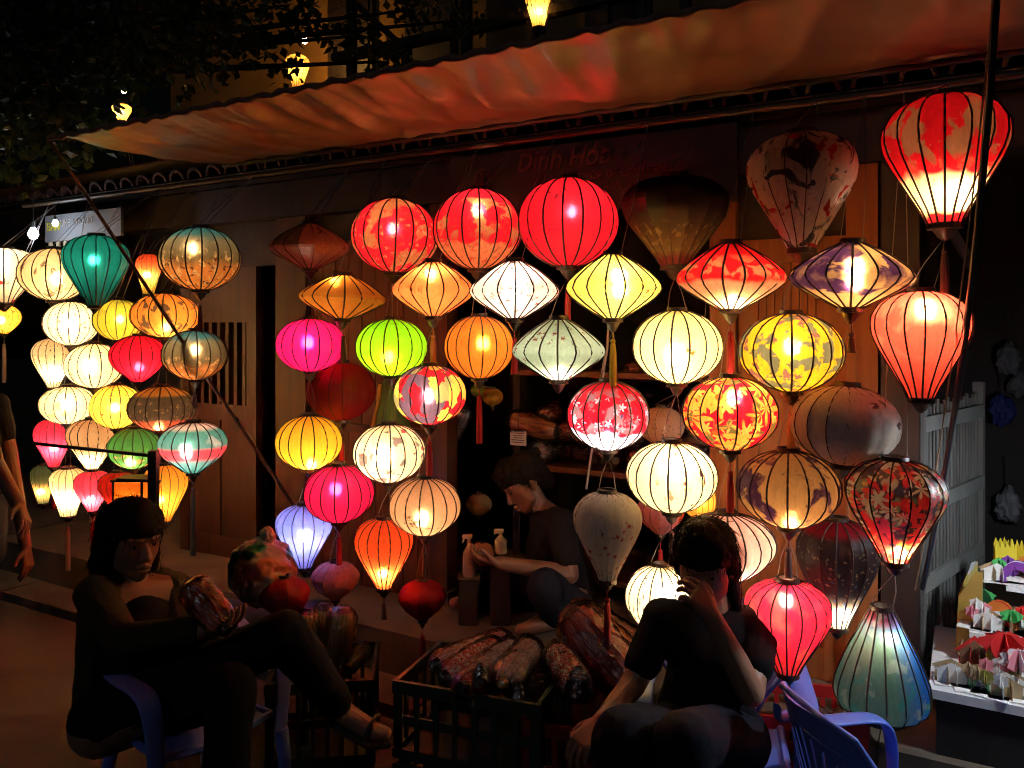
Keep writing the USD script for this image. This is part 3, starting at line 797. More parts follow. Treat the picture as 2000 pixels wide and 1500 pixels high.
GOLDPRINT = [dict(kind='noise', scale=1.5, thr=.5, width=.03, col=(.4, .15, .07), seed=3, detail=6), dict(kind='flower', scale=3.4, thr=.42, col=(.55, .03, .03), gate=.4, amount=.8), dict(kind='flower', scale=6, thr=.36, col=(.5, .28, .14), seed=8, amount=.7), dict(kind='noise', scale=9, thr=.58, width=.04, col=(.22, .07, .04), gate=.45, amount=.6)]
G1, G2 = 'lanterns hanging before the shop', 'lanterns of the stall on the left'
P0 = 370


def L(px, y0, y1, hw, shape, label, base, layers=(), power=0.0, **k):
    power = power if power < 1.2 else 1.1 + (power - 1.2) * .16
    if isinstance(base[0], float) and min(base) > .15 and not k.pop('raw', False) and power:
        base = (base[0], base[1] * .86, base[2] * .68)
    if not power:
        base = tuple(min(1, c * 1.5) for c in base) if isinstance(base[0], float) else base
    k.pop('raw', None)
    return lantern(px, y0, y1, hw, shape, label, base, layers, power * P0, group=k.pop('group', G1), **k)


# --- top row, centre and right
L(605, 438, 525, 78, 'ufo', 'unlit brownish pink saucer lantern with a dark tree print, highest at the left post', (.52, .33, .29), [dict(kind='noise', scale=2.4, thr=.58, width=.08, col=(.07, .05, .05), detail=6, z=(.4, 1.1))], dt=.12)
L(771, 390, 532, 84, 'round', 'red round lantern with beige gold patches, left one of the three big red lanterns', (.64, .012, .036), GOLDPRINT, 1.0, bulb=(768, 452), dt=.14, tilt=2)
L(933, 371, 525, 86, 'round', 'red round lantern with a scalloped beige hem, middle of the three big red ones', [(0, (.62, .22, .1)), (.27, (.6, .2, .1)), (.3, (.64, .012, .036)), (1, (.64, .012, .036))], [dict(kind='noise', scale=1.7, thr=.53, width=.03, col=(.4, .16, .08), z=(.34, .9), detail=6), dict(kind='flower', scale=4.5, thr=.4, col=(.55, .02, .03), z=(0, .8), amount=.75), dict(kind='noise', scale=10, thr=.57, width=.04, col=(.2, .06, .03), z=(-.2, .7), amount=.5)], 1.0, bulb=(935, 420), wobble=.16, dt=.16)
L(1109, 350, 520, 97, 'round', 'largest plain red round lantern with dark script and blossom sprigs', (.62, .012, .036), SCRIPT + [dict(kind='spots', scale=7, thr=.16, col=(.08, .01, .01), gate=.55, amount=.9)], 1.15, bulb=(1117, 420), tassel='red', tl=.2, dt=.12)
L(1318, 347, 520, 105, 'balloon', 'large unlit black lantern printed with golden grass along its lower half', [(0, (.25, .03, .03)), (.08, (.25, .03, .03)), (.16, (.3, .22, .07)), (.4, (.09, .06, .03)), (.6, (.022, .017, .02)), (.95, (.02, .015, .02)), (1, (.12, .01, .02))], [dict(kind='noise', scale=6, thr=.55, width=.06, col=(.5, .38, .13), stretch=(1.6, 1.6, .4), z=(.12, .42), amount=.8), dict(kind='spots', scale=4, thr=.2, col=(.03, .14, .12), z=(.2, .4))], dt=.3)
L(1566, 262, 487, 103, 'balloon', 'large unlit white lantern with blue and red brush print beside the big red one', (.62, .56, .56), [dict(kind='noise', scale=1.6, thr=.56, width=.04, col=(.035, .045, .1), detail=4, distort=1.2), dict(kind='noise', scale=1.7, thr=.61, width=.03, col=(.5, .025, .03), seed=6, distort=.8), dict(kind='noise', scale=2.2, thr=.6, width=.05, col=(.16, .16, .2), seed=9)], dt=-.02)
L(1845, 190, 438, 114, 'balloon', 'big red hot-air-balloon-shaped lantern with a glowing cream lower half, highest on the right', [(0, (.55, .01, .02)), (.06, (.55, .01, .02)), (.09, (.85, .66, .36)), (.34, (.82, .6, .34)), (.38, (.62, .01, .02)), (1, (.6, .008, .02))], [dict(kind='noise', scale=2.0, thr=.52, width=.03, col=(.34, .15, .08), z=(.42, .9), stretch=(1, 1, .7), detail=7), dict(kind='spots', scale=7, thr=.2, col=(.5, .2, .1), z=(.42, .8), gate=.5), dict(kind='spots', scale=6, thr=.2, col=(.5, .1, .05), z=(.1, .36), amount=.6)], 1.15, bulb=(1850, 372), wobble=.1, dt=-.04, tl=.12, tassel='dark')
# --- the row of saucers
L(670, 538, 622, 83, 'ufo', 'amber orange saucer lantern with faint glow, leftmost of the saucer row', (.6, .24, .035), [dict(kind='noise', scale=1.8, thr=.55, width=.2, col=(.36, .13, .02), amount=.6)], .42, bulb=(652, 555), dt=-.02, tassel='dark', tl=.1, tilt=3)
L(846, 512, 618, 81, 'ufo', 'bright orange coral saucer lantern with dark handwriting', (.82, .22, .07), SCRIPT, 1.15, bulb=(842, 545), dt=-.06, tassel='orange', tl=.1)
L(1005, 511, 622, 88, 'ufo', 'white and pink saucer lantern with plum blossoms', (.86, .58, .5), BLOSSOM, 1.5, raw=True, bulb=(1003, 553), dt=-.06, tassel='red', tl=.12, colour=MILK)
L(1197, 498, 622, 94, 'ufo', 'pale yellow saucer lantern with small red blossoms', (.86, .7, .16), BLOSSOM, 1.3, bulb=(1208, 553), dt=-.08, tassel='yellow', tl=.2, colour=MILK)
L(1427, 477, 604, 104, 'ufo', 'red saucer lantern with a cream scalloped belly band', [(0, (.8, .5, .3)), (.36, (.66, .38, .22)), (.42, (.62, .012, .02)), (1, (.64, .012, .02))], [dict(kind='noise', scale=3.4, thr=.53, width=.04, col=(.5, .2, .1), z=(.44, .74)), dict(kind='spots', scale=8, thr=.22, col=(.4, .1, .04), z=(0, .42), amount=.6)], 1.15, bulb=(1428, 585), wobble=.1, dt=-.05, tassel='red', tl=.24)
L(1663, 476, 601, 116, 'ufo', 'purple and cream saucer lantern, rightmost and widest of the saucer row', (.55, .4, .22), [dict(kind='noise', scale=1.35, thr=.49, width=.05, col=(.07, .025, .1), distort=.8), dict(kind='noise', scale=3, thr=.5, width=.2, col=(.62, .36, .16), amount=.5, seed=8)], .62, bulb=(1656, 538), dt=-.1, tassel='dark', tl=.05, tilt=2)
# --- second row
L(606, 623, 725, 66, 'round', 'hot pink silk round lantern with a bright streak', (.74, .006, .085), [], 1.35, bulb=(607, 670), dt=-.05, colour=MILK)
L(765, 624, 733, 70, 'round', 'lime green round silk lantern', (.2, .62, .012), [], 1.2, bulb=(762, 692), dt=-.08)
L(936, 618, 738, 69, 'round', 'mottled orange round lantern right of the lime green one', (.6, .17, .025), [dict(kind='noise', scale=3, thr=.55, width=.15, col=(.42, .11, .02), amount=.6)], .72, bulb=(947, 672), dt=-.03, tassel='red', tl=.17)
L(1091, 624, 742, 90, 'ufo', 'mint green saucer lantern with dark red blossoms, lowest of the saucers', (.45, .56, .42), BLOSSOM, .8, raw=True, bulb=(1092, 722), dt=-.1, colour=MILK)
L(1322, 608, 748, 87, 'round', 'glaring pale yellow round lantern, brightest of all', (.9, .8, .34), [dict(kind='noise', scale=4, thr=.62, width=.03, col=(.25, .12, .02), gate=.55, seed=3)], 3.2, bulb=(1316, 690), dt=-.06, colour=MILK)
L(1545, 614, 763, 98, 'round', 'yellow round lantern with big grey green leaf print', (.8, .40, .022), [dict(kind='noise', scale=2.3, thr=.53, width=.03, col=(.13, .15, .1), distort=.5), dict(kind='noise', scale=3.1, thr=.6, width=.03, col=(.2, .1, .1), seed=8)], 1.2, bulb=(1535, 680), dt=-.06, tassel='orange', tl=.1)
L(1799, 570, 778, 91, 'balloon', 'coral red balloon-shaped lantern below the big red one on the right', (.8, .1, .075), [dict(kind='noise', scale=1.1, thr=.5, width=.2, col=(.85, .4, .26), z=(.4, .9), amount=.8)], 1.5, bulb=(1797, 612), dt=-.1)
# --- third row
L(667, 709, 820, 67, 'round', 'unlit dark red round lantern tucked behind the pink one', (.2, .012, .014), [], dt=.1, dark=pm('red_rib', (.08, .006, .006), .7), tassel='red', tl=.1)
L(839, 714, 828, 71, 'round', 'patchwork round lantern of red, grey green, violet and yellow pieces', (.66, .015, .03), [dict(kind='cells', scale=3.1, palette=[(0, (.66, .012, .03)), (.46, (.66, .012, .03)), (.47, (.23, .27, .13)), (.66, (.1, .07, .14)), (.82, (.8, .45, .1))], stretch=(1, 1, .75))], 1.15, bulb=(837, 772), dt=-.1, tassel='red', tl=.12)
L(1188, 746, 877, 80, 'round', 'red round lantern with silver flowers and a white scalloped foot', [(0, (.85, .78, .8)), (.24, (.85, .78, .8)), (.28, (.6, .01, .025)), (1, (.62, .012, .025))], [dict(kind='noise', scale=2.6, thr=.52, width=.04, col=(.34, .2, .2), z=(.3, .86)), dict(kind='flower', scale=3.6, thr=.4, col=(.72, .6, .64), z=(.3, .84)), dict(kind='spots', scale=4, thr=.14, col=(.1, .07, .16), z=(.34, .8), seed=7)], 1.15, bulb=(1184, 845), wobble=.12, colour=(1, .8, .74), dt=-.04)
L(1292, 795, 868, 45, 'round', 'small unlit peach lantern behind the white blossom one', (.7, .42, .25), BLOSSOM[:1], dt=.42)
L(1426, 737, 877, 91, 'round', 'crimson round lantern with large golden yellow flowers', (.7, .01, .03), [dict(kind='noise', scale=2.6, thr=.58, width=.03, col=(.13, .13, .04), seed=9), dict(kind='flower', scale=1.6, thr=.72, petals=8, col=(.8, .36, .06)), dict(kind='spots', scale=1.6, thr=.17, warp=.1, col=(.45, .1, .02)), dict(kind='flower', scale=2.8, thr=.5, petals=6, col=(.8, .42, .1), seed=7)], 1.2, bulb=(1428, 783), dt=-.08, tassel='red', tl=.12)
L(1650, 754, 906, 102, 'round', 'large unlit greyish white round lantern with faint sprigs', (.5, .44, .38), [dict(kind='noise', scale=3.6, thr=.6, width=.05, col=(.1, .08, .07), gate=.5), dict(kind='noise', scale=1.5, thr=.55, width=.3, col=(.4, .3, .26), amount=.6)], dt=-.04, tilt=4)
# --- fourth row
L(604, 812, 915, 64, 'round', 'golden yellow round silk lantern', (.86, .42, .025), [], 1.5, bulb=(616, 898), dt=-.07, colour=MILK)
L(760, 829, 940, 70, 'round', 'white round lantern with grey and dull red floral print', (.84, .66, .48), [dict(kind='noise', scale=2, thr=.58, width=.06, col=(.18, .13, .11), distort=.6), dict(kind='noise', scale=2.2, thr=.62, width=.04, col=(.55, .06, .05), seed=7)], 1.35, bulb=(748, 888), dt=-.12, colour=MILK)
L(1312, 864, 998, 87, 'round', 'glowing cream round lantern with red blossoms and a dark branch', (.88, .78, .5), BLOSSOM + [dict(kind='noise', scale=3, thr=.66, width=.015, col=(.1, .03, .02), stretch=(1.5, 1.5, .4), seed=11)], 2.3, bulb=(1318, 912), dt=-.06, colour=MILK, tassel='dark', tl=.06)
L(1540, 882, 1027, 97, 'round', 'purple and tan mottled round lantern with a flame-like bulb', (.5, .33, .17), [dict(kind='noise', scale=1.5, thr=.49, width=.05, col=(.06, .022, .065), distort=.8), dict(kind='noise', scale=3, thr=.5, width=.2, col=(.6, .32, .13), amount=.5, seed=8)], .5, bulb=(1537, 1003), dt=-.06, tassel='dark', tl=.08)
FLORAL = [dict(kind='cells', scale=2.5, thr=.5, palette=[(0, (.5, .018, .02)), (.36, (.55, .03, .025)), (.37, (.42, .36, .25)), (.6, (.48, .26, .06)), (.72, (.16, .2, .13)), (.86, (.03, .02, .03))]), dict(kind='cells', scale=4.6, thr=.36, seed=5, warp=.2, palette=[(0, (.5, .03, .03)), (.3, (.5, .4, .28)), (.5, (.55, .34, .06)), (.7, (.1, .16, .09)), (.85, (.03, .02, .03))]), dict(kind='noise', scale=7, thr=.6, width=.04, col=(.5, .34, .12), amount=.7), dict(kind='flower', scale=1.8, thr=.62, petals=6, col=(.65, .025, .03), seed=2), dict(kind='flower', scale=2.1, thr=.5, petals=7, col=(.5, .46, .34), seed=13)]
L(1748, 899, 1096, 92, 'balloon', 'black balloon-shaped lantern crowded with red, green and cream flowers', [(0, (.75, .3, .16)), (.06, (.75, .3, .16)), (.22, (.6, .03, .03)), (.3, (.05, .015, .02)), (1, (.035, .02, .03))], FLORAL, .75, bulb=(1745, 1070), dt=-.12, satin=2.0)
# --- lower rows
L(662, 909, 1018, 68, 'round', 'magenta crimson round silk lantern', (.5, .008, .06), [], 1.2, bulb=(660, 955), dt=-.12, tassel='red', tl=.1, colour=(1, .6, .4))
L(830, 934, 1043, 70, 'round', 'dim greyish pink round lantern with dark trees', (.55, .38, .31), [dict(kind='noise', scale=3, thr=.57, width=.04, col=(.1, .065, .05), z=(.2, .65), detail=6, gate=.45)], .62, bulb=(827, 1003), dt=-.1, tassel='dark', tl=.08)
L(594, 986, 1108, 54, 'balloon', 'blue violet balloon-shaped silk lantern', (.16, .17, .6), [dict(kind='noise', scale=1, thr=.5, width=.3, col=(.3, .18, .6))], 1.3, bulb=(602, 1040), colour=COOL, dt=-.08)
L(1186, 962, 1132, 68, 'balloon', 'unlit white balloon-shaped lantern with pink plum blossoms', (.85, .66, .58), [dict(kind='flower', scale=4.6, thr=.38, col=(.6, .09, .09), gate=.5, gscale=1.2), dict(kind='noise', scale=5, thr=.66, width=.02, col=(.3, .12, .1), gate=.5, stretch=(1, 1, .5))], dt=-.1, tassel='red', tl=.16)
L(1290, 966, 1043, 46, 'garlic', 'unlit pink lantern behind the cream ones', (.6, .2, .2), [], dt=.38, tassel='red', tl=.1)
L(1366, 940, 1014, 32, 'round', 'small orange lantern half hidden behind the cream one', (.7, .28, .04), [], .25, dt=.38)
L(1420, 1004, 1140, 92, 'garlic', 'big pinkish white ribbed lantern behind the seated woman with her hand raised', (.86, .46, .38), [dict(kind='noise', scale=1.3, thr=.5, width=.2, col=(.88, .68, .46), amount=.7)], 1.25, raw=True, bulb=(1412, 1100), dt=-.03, ribs=18, colour=MILK)
L(1635, 1016, 1223, 76, 'balloon', 'black lantern with a red crown and lit floral foot', [(0, (.75, .6, .36)), (.12, (.7, .55, .34)), (.24, (.2, .16, .12)), (.36, (.035, .025, .03)), (.86, (.04, .02, .025)), (.92, (.3, .01, .02)), (1, (.3, .01, .02))], [dict(kind='spots', scale=5.5, thr=.25, col=(.28, .2, .12), z=(.1, .8), amount=.8), dict(kind='spots', scale=4, thr=.2, col=(.04, .12, .3), z=(.05, .5), seed=8, amount=.8)], .8, bulb=(1640, 1190), dt=.12, colour=MILK)
L(750, 1013, 1148, 58, 'balloon', 'orange red balloon-shaped lantern', (.8, .11, .03), [], 1.15, bulb=(750, 1112), dt=-.14, tassel='dark', tl=.05)
L(655, 1098, 1170, 47, 'garlic', 'small unlit pinkish lantern with a red bow beneath the magenta one', (.6, .3, .26), [dict(kind='spots', scale=4, thr=.16, col=(.25, .03, .03), gate=.5)], dt=-.04, ribs=12)
L(825, 1134, 1210, 47, 'garlic', 'small unlit dark red lantern hanging low beside the seated man', (.3, .01, .016), [], dt=-.02, ribs=14, tassel='red', tl=.14)
L(1288, 1105, 1230, 66, 'round', 'glowing white round lantern just left of the woman with her hand raised', (.9, .82, .58), SCRIPT[:1], 2.2, bulb=(1308, 1155), dt=.02, colour=MILK)
L(1538, 1136, 1313, 82, 'balloon', 'crimson pink balloon-shaped lantern right of the seated woman', (.74, .015, .06), [dict(kind='noise', scale=1.3, thr=.5, width=.2, col=(.8, .14, .12), amount=.6)], 1.25, bulb=(1525, 1172), dt=-.02, tassel=None, ribs=18)
L(1722, 1190, 1396, 88, 'drop', 'blue and green pear-shaped lantern, lowest on the right', [(0, (.05, .1, .12)), (.12, (.08, .17, .15)), (.45, (.09, .19, .15)), (.7, (.13, .21, .15)), (.86, (.1, .16, .2)), (.93, (.22, .03, .06)), (1, (.22, .02, .04))], [dict(kind='side', x=(-.1, .6), col=(.008, .11, .5)), dict(kind='noise', scale=2.2, thr=.57, width=.06, col=(.3, .36, .3), amount=.6, seed=6), dict(kind='spots', scale=2.2, thr=.3, col=(.4, .06, .06), z=(0, .16), amount=.8), dict(kind='noise', scale=2.6, thr=.56, width=.05, col=(.02, .22, .2), amount=.6, seed=3, z=(0, .5))], .5, bulb=(1730, 1240), dt=.14, satin=.6, colour=MILK)
# --- the stall on the left
L(8, 486, 592, 62, 'balloon', 'white lantern with red buds cut by the left edge', (.9, .8, .62), [dict(kind='spots', scale=2.2, thr=.2, col=(.6, .03, .03)), dict(kind='noise', scale=3, thr=.64, width=.02, col=(.2, .12, .06), stretch=(1.4, 1.4, .4))], 2.0, group=G2, colour=MILK, bulb=(15, 515), dt=-.06)
L(8, 596, 652, 30, 'garlic', 'orange yellow lantern below the white one at the left edge', (.8, .4, .05), BAMBOO, .8, group=G2, tassel='cream', tl=.22, dt=.05)
L(106, 487, 586, 64, 'round', 'cream oval lantern with brownish branches', (.82, .58, .34), BAMBOO, 1.6, group=G2, bulb=(124, 542), colour=MILK, dt=.04)
L(188, 461, 598, 60, 'balloon', 'dark teal balloon-shaped silk lantern with a star of light', (.006, .13, .1), [], .85, group=G2, bulb=(191, 508), colour=MILK, dt=-.1)
L(290, 497, 575, 24, 'slim', 'narrow orange and green lantern with curled horns', [(0, (.6, .42, .06)), (.3, (.5, .36, .08)), (.55, (.7, .12, .03)), (1, (.4, .05, .02))], [dict(kind='noise', scale=2.5, thr=.55, width=.04, col=(.1, .14, .03), z=(0, .6))], .7, group=G2, dt=.1)
L(391, 446, 566, 76, 'round', 'teal topped lantern with orange flowers below, largest of the left stall', [(0, (.62, .24, .05)), (.3, (.55, .2, .05)), (.46, (.14, .11, .05)), (.75, (.16, .15, .1)), (.86, (.03, .13, .17)), (1, (.02, .12, .17))], [dict(kind='noise', scale=6, thr=.55, width=.06, col=(.6, .4, .18), z=(.02, .55), stretch=(1.2, 1.2, .7)), dict(kind='noise', scale=7, thr=.57, width=.05, col=(.12, .05, .02), z=(.0, .5), seed=5)], .75, group=G2, bulb=(382, 492), dt=-.06, wobble=.12, tassel='dark', tl=.3)
L(139, 590, 674, 50, 'round', 'cream round lantern under the branch printed oval one', (.88, .76, .48), BLOSSOM, 2.0, group=G2, colour=MILK, dt=-.05, bulb=(145, 632))
L(232, 586, 664, 47, 'round', 'olive green round lantern', (.3, .27, .025), [dict(kind='noise', scale=2, thr=.55, width=.1, col=(.12, .13, .02), amount=.6)], 1.1, group=G2, bulb=(243, 624), dt=0)
L(322, 574, 658, 63, 'round', 'orange round lantern with dark bamboo leaves', (.72, .25, .04), [dict(kind='noise', scale=2.3, thr=.55, width=.04, col=(.1, .06, .03), stretch=(1.3, 1.3, .6), detail=4)], 1.0, group=G2, bulb=(336, 633), dt=-.1)
L(104, 662, 757, 38, 'balloon', 'cream tapering lantern dotted with red blossoms', (.88, .7, .44), ROWS, 1.6, group=G2, colour=MILK, dt=.02, bulb=(120, 725))
L(185, 672, 757, 54, 'round', 'cream round lantern dotted with rows of small blossoms', (.88, .72, .42), ROWS, 1.7, group=G2, colour=MILK, dt=-.06, bulb=(183, 715))
L(270, 656, 746, 52, 'garlic', 'bright red lantern in the left stall', (.66, .008, .03), [dict(kind='spots', scale=4, thr=.13, col=(.3, .01, .01), amount=.5)], 1.3, group=G2, bulb=(280, 712), dt=-.1, tassel='yellow', tl=.08)
L(381, 646, 741, 61, 'round', 'smaller teal topped lantern with orange flowers, under the largest', [(0, (.6, .22, .05)), (.2, (.5, .18, .05)), (.36, (.13, .1, .05)), (.78, (.15, .14, .09)), (.88, (.03, .13, .17)), (1, (.02, .12, .17))], [dict(kind='noise', scale=6, thr=.56, width=.06, col=(.6, .36, .16), z=(.0, .42), stretch=(1.2, 1.2, .7))], .75, group=G2, bulb=(388, 686), dt=-.06, wobble=.12, tassel='dark', tl=.06)
L(132, 755, 827, 50, 'round', 'cream lantern with grey green foliage print', (.84, .66, .38), [dict(kind='noise', scale=2.2, thr=.55, width=.07, col=(.25, .2, .09), amount=.7)], 1.6, group=G2, colour=MILK, dt=-.02, bulb=(140, 790))
L(227, 752, 836, 47, 'round', 'orange yellow lantern with rows of dark marks', (.82, .42, .04), ROWS, 1.4, group=G2, colour=MILK, dt=-.06, bulb=(232, 795))
L(316, 755, 840, 62, 'round', 'dark lantern with an orange crown and red flowers at its foot', [(0, (.6, .08, .05)), (.22, (.5, .1, .05)), (.3, (.09, .06, .04)), (.78, (.1, .08, .05)), (.84, (.55, .25, .05)), (1, (.6, .25, .04))], [dict(kind='spots', scale=5, thr=.22, col=(.6, .4, .26), z=(.02, .3)), dict(kind='noise', scale=6, thr=.6, width=.05, col=(.3, .2, .1), z=(.2, .7))], .62, group=G2, bulb=(315, 826), dt=-.14)
L(105, 818, 912, 35, 'balloon', 'deep pink lantern beside the standing people', (.74, .03, .07), [dict(kind='noise', scale=1.2, thr=.55, width=.2, col=(.8, .25, .2), amount=.6)], 1.2, group=G2, bulb=(112, 872), colour=MILK, dt=0, tassel='red', tl=.16)
L(180, 819, 915, 47, 'balloon', 'peach cream balloon-shaped lantern with a small sprig', (.84, .58, .36), BLOSSOM[1:], 1.5, group=G2, colour=MILK, bulb=(180, 896), dt=-.05, tassel='cream', tl=.2)
L(262, 837, 914, 48, 'round', 'dim green round lantern', (.06, .22, .06), [dict(kind='noise', scale=2.4, thr=.57, width=.05, col=(.35, .22, .1), z=(0, .5))], .9, group=G2, bulb=(258, 895), dt=-.02)
L(377, 825, 923, 64, 'garlic', 'teal lantern with a pink red belt, lowest by the slatted door', [(0, (.03, .16, .16)), (.26, (.1, .2, .2)), (.34, (.7, .05, .07)), (.5, (.7, .05, .07)), (.56, (.08, .2, .18)), (.85, (.05, .19, .15)), (.93, (.55, .36, .28)), (1, (.3, .2, .16))], [dict(kind='noise', scale=1.6, thr=.58, width=.1, col=(.4, .36, .33), z=(.55, 1), amount=.7)], 1.1, group=G2, bulb=(370, 876), colour=MILK, dt=-.1, tassel='green', tl=.3)
L(84, 908, 983, 22, 'slim', 'dark green and orange lantern, small and low at the left', [(0, (.05, .12, .06)), (.3, (.4, .18, .05)), (.6, (.1, .12, .05)), (1, (.04, .1, .06))], [], .8, group=G2, bulb=(82, 958), dt=.05)
L(133, 915, 1007, 33, 'slim', 'bright cream lantern above a long pale tassel', (.88, .74, .42), BLOSSOM[1:], 2.0, group=G2, colour=MILK, bulb=(138, 968), dt=-.06, tassel='cream', tl=.22)
L(181, 920, 998, 34, 'balloon', 'pinkish red lantern low in the left stall', (.7, .04, .07), [], 1.4, group=G2, colour=MILK, bulb=(181, 972), dt=-.08, tassel='red', tl=.2)
L(229, 922, 997, 35, 'balloon', 'dark red lantern beside the paper box lantern', (.55, .025, .015), [], .8, group=G2, bulb=(238, 985), dt=-.06)
L(322, 908, 1018, 42, 'balloon', 'orange balloon-shaped lantern right of the dark post', (.8, .3, .035), [], 1.15, group=G2, bulb=(312, 970), dt=.02)

G3 = 'yellow lanterns of the upper storey'
L(581, 108, 172, 23, 'slim', 'yellow lantern glowing behind the balcony post', (.85, .5, .1), [], 2.6, group=G3, bulb=(583, 140), dt=3.35)
L(238, 204, 236, 18, 'slim', 'yellow lantern half hidden by leaves at the upper left', (.85, .5, .1), [], 2.6, group=G3, dt=2.2)
L(1052, -25, 54, 27, 'slim', 'yellow lantern with black brush strokes at the top edge', (.88, .56, .12), [dict(kind='noise', scale=1.5, thr=.58, width=.03, col=(.02, .015, .01), z=(.45, 1))], 2.6, group=G3, bulb=(1052, 25), dt=3.0)
# ------------------------------------------------------------------ people
skin_m = pm('skin', (.33, .17, .105), .5, .15, 14)
skin2_m = pm('tanned_skin', (.22, .105, .06), .5, .15, 14)
hair_m = pm('black_hair', (.006, .005, .0045), .75, .5, 60, stretch=(1, 1, .1), col2=(.012, .009, .007), spec=.1)
black_cloth = pm('black_cotton', (.01, .01, .012), .95, .3, 30, bump=.001, spec=.1)
olive_cloth = pm('olive_cardigan', (.07, .056, .035), .95, .4, 60, bump=.002, spec=.1)
jean_m = pm('dark_denim', (.014, .017, .028), .95, .4, 90, bump=.001, spec=.1)
grey_cloth = pm('grey_shorts', (.02, .02, .024), .95, .3, 40, spec=.1)
eye_m = pm('eye_dark', (.015, .01, .008), .15)
sole_m = pm('sandal_sole', (.05, .03, .02), .8)


def unit(v):
    v = np.asarray(v, float)
    return v / np.linalg.norm(v)


def sp(p, r, sc=(1, 1, 1)):
    return m3.Manifold.sphere(float(r), 16).scale(tuple(map(float, sc))).translate(tuple(map(float, p)))


def limb(*pr):
    """Hulls along (point, radius) joints."""
    return [m3.Manifold.batch_hull([sp(a[0], a[1]), sp(b[0], b[1])]) for a, b in zip(pr[:-1], pr[1:])]


def blob(*pr):
    return m3.Manifold.batch_hull([sp(p, r) for p, r in pr])


def melt(parts, edge=.014, it=10, wrinkle=0.0, seed=1):
    m = m3.Manifold.batch_boolean(parts, m3.OpType.Add).refine_to_length(edge)
    g = m.to_mesh()
    t = trimesh.Trimesh(g.vert_properties[:, :3], g.tri_verts, process=False)
    t.merge_vertices()
    trimesh.smoothing.filter_taubin(t, iterations=it)
    if wrinkle:
        n = fbm(t.vertices * (9, 9, 16), 4, seed) - .5
        t.vertices = t.vertices + t.vertex_normals * (n * wrinkle)[:, None]
    return t


def head_parts(c, f, u, s=1.0):
    f = unit(f)
    u = unit(np.asarray(u) - f * (np.asarray(u) @ f))
    r = np.cross(f, u)
    P = lambda a, b, d: np.asarray(c) + s * (a * r + b * f + d * u)
    k = [m3.Manifold.batch_hull([sp(P(0, -.025, .045), .078 * s), sp(P(0, .02, .04), .07 * s)]),
         blob((P(0, .06, .03), .042 * s), (P(.03, .05, .02), .04 * s), (P(-.03, .05, .02), .04 * s), (P(0, .062, -.095), .022 * s), (P(.042, .025, -.06), .024 * s), (P(-.042, .025, -.06), .024 * s), (P(.045, .04, -.02), .028 * s), (P(-.045, .04, -.02), .028 * s)),
         blob((P(0, .092, .012), .009 * s), (P(0, .108, -.03), .0115 * s), (P(.014, .1, -.034), .009 * s), (P(-.014, .1, -.034), .009 * s)),
         blob((P(.018, .09, -.063), .008 * s), (P(-.018, .09, -.063), .008 * s), (P(0, .096, -.06), .008 * s)),
         blob((P(.016, .088, -.074), .008 * s), (P(-.016, .088, -.074), .008 * s), (P(0, .092, -.076), .009 * s)),
         blob((P(.05, .078, .032), .009 * s), (P(.018, .095, .03), .009 * s)), blob((P(-.05, .078, .032), .009 * s), (P(-.018, .095, .03), .009 * s)),
         blob((P(.077, -.012, .012), .012 * s), (P(.082, -.022, -.004), .012 * s), (P(.075, -.008, -.03), .009 * s)), blob((P(-.077, -.012, .012), .012 * s), (P(-.082, -.022, -.004), .012 * s), (P(-.075, -.008, -.03), .009 * s))]
    eyes = [ball(P(x, .0835, .008), .009 * s, 1) for x in (-.032, .032)]
    return k, eyes, P


def hand_parts(w, d, n, thumb, curl=.5, s=1.0):
    d = unit(d)
    n = unit(np.asarray(n) - d * (np.asarray(n) @ d))
    l = np.cross(d, n) * thumb
    w = np.asarray(w)
    k = [blob((w, .021 * s), (w + d * .02 * s + l * .018 * s, .015 * s), (w + d * .02 * s - l * .018 * s, .015 * s), (w + d * .088 * s + l * .03 * s, .0115 * s), (w + d * .085 * s - l * .03 * s, .0105 * s))]
    for off, ln, c in ((.031, .068, 1.0), (.0105, .078, 1.08), (-.0105, .072, 1.14), (-.031, .056, 1.25)):
        p = w + d * (.084 - .006 * abs(off - .01) / .03) * s + l * off * s
        a = 0.0
        for seg, (q, r0, r1) in enumerate(((.45, .009, .0085), (.31, .0085, .0078), (.24, .0078, .0068))):
            a += curl * c * (.7, .9, .6)[seg]
            e = p + (d * math.cos(a) + n * math.sin(a)) * ln * q * s
            k += limb((p, r0 * s), (e, r1 * s))
            p = e
    b = w + d * .028 * s + l * .026 * s
    t1 = b + unit(d * .6 + l * .7 + n * .35) * .038 * s
    t2 = t1 + unit(d * .85 + l * .25 + n * (.2 + curl * .4)) * .032 * s
    k += limb((b, .0135 * s), (t1, .0105 * s), (t2, .0085 * s))
    return k


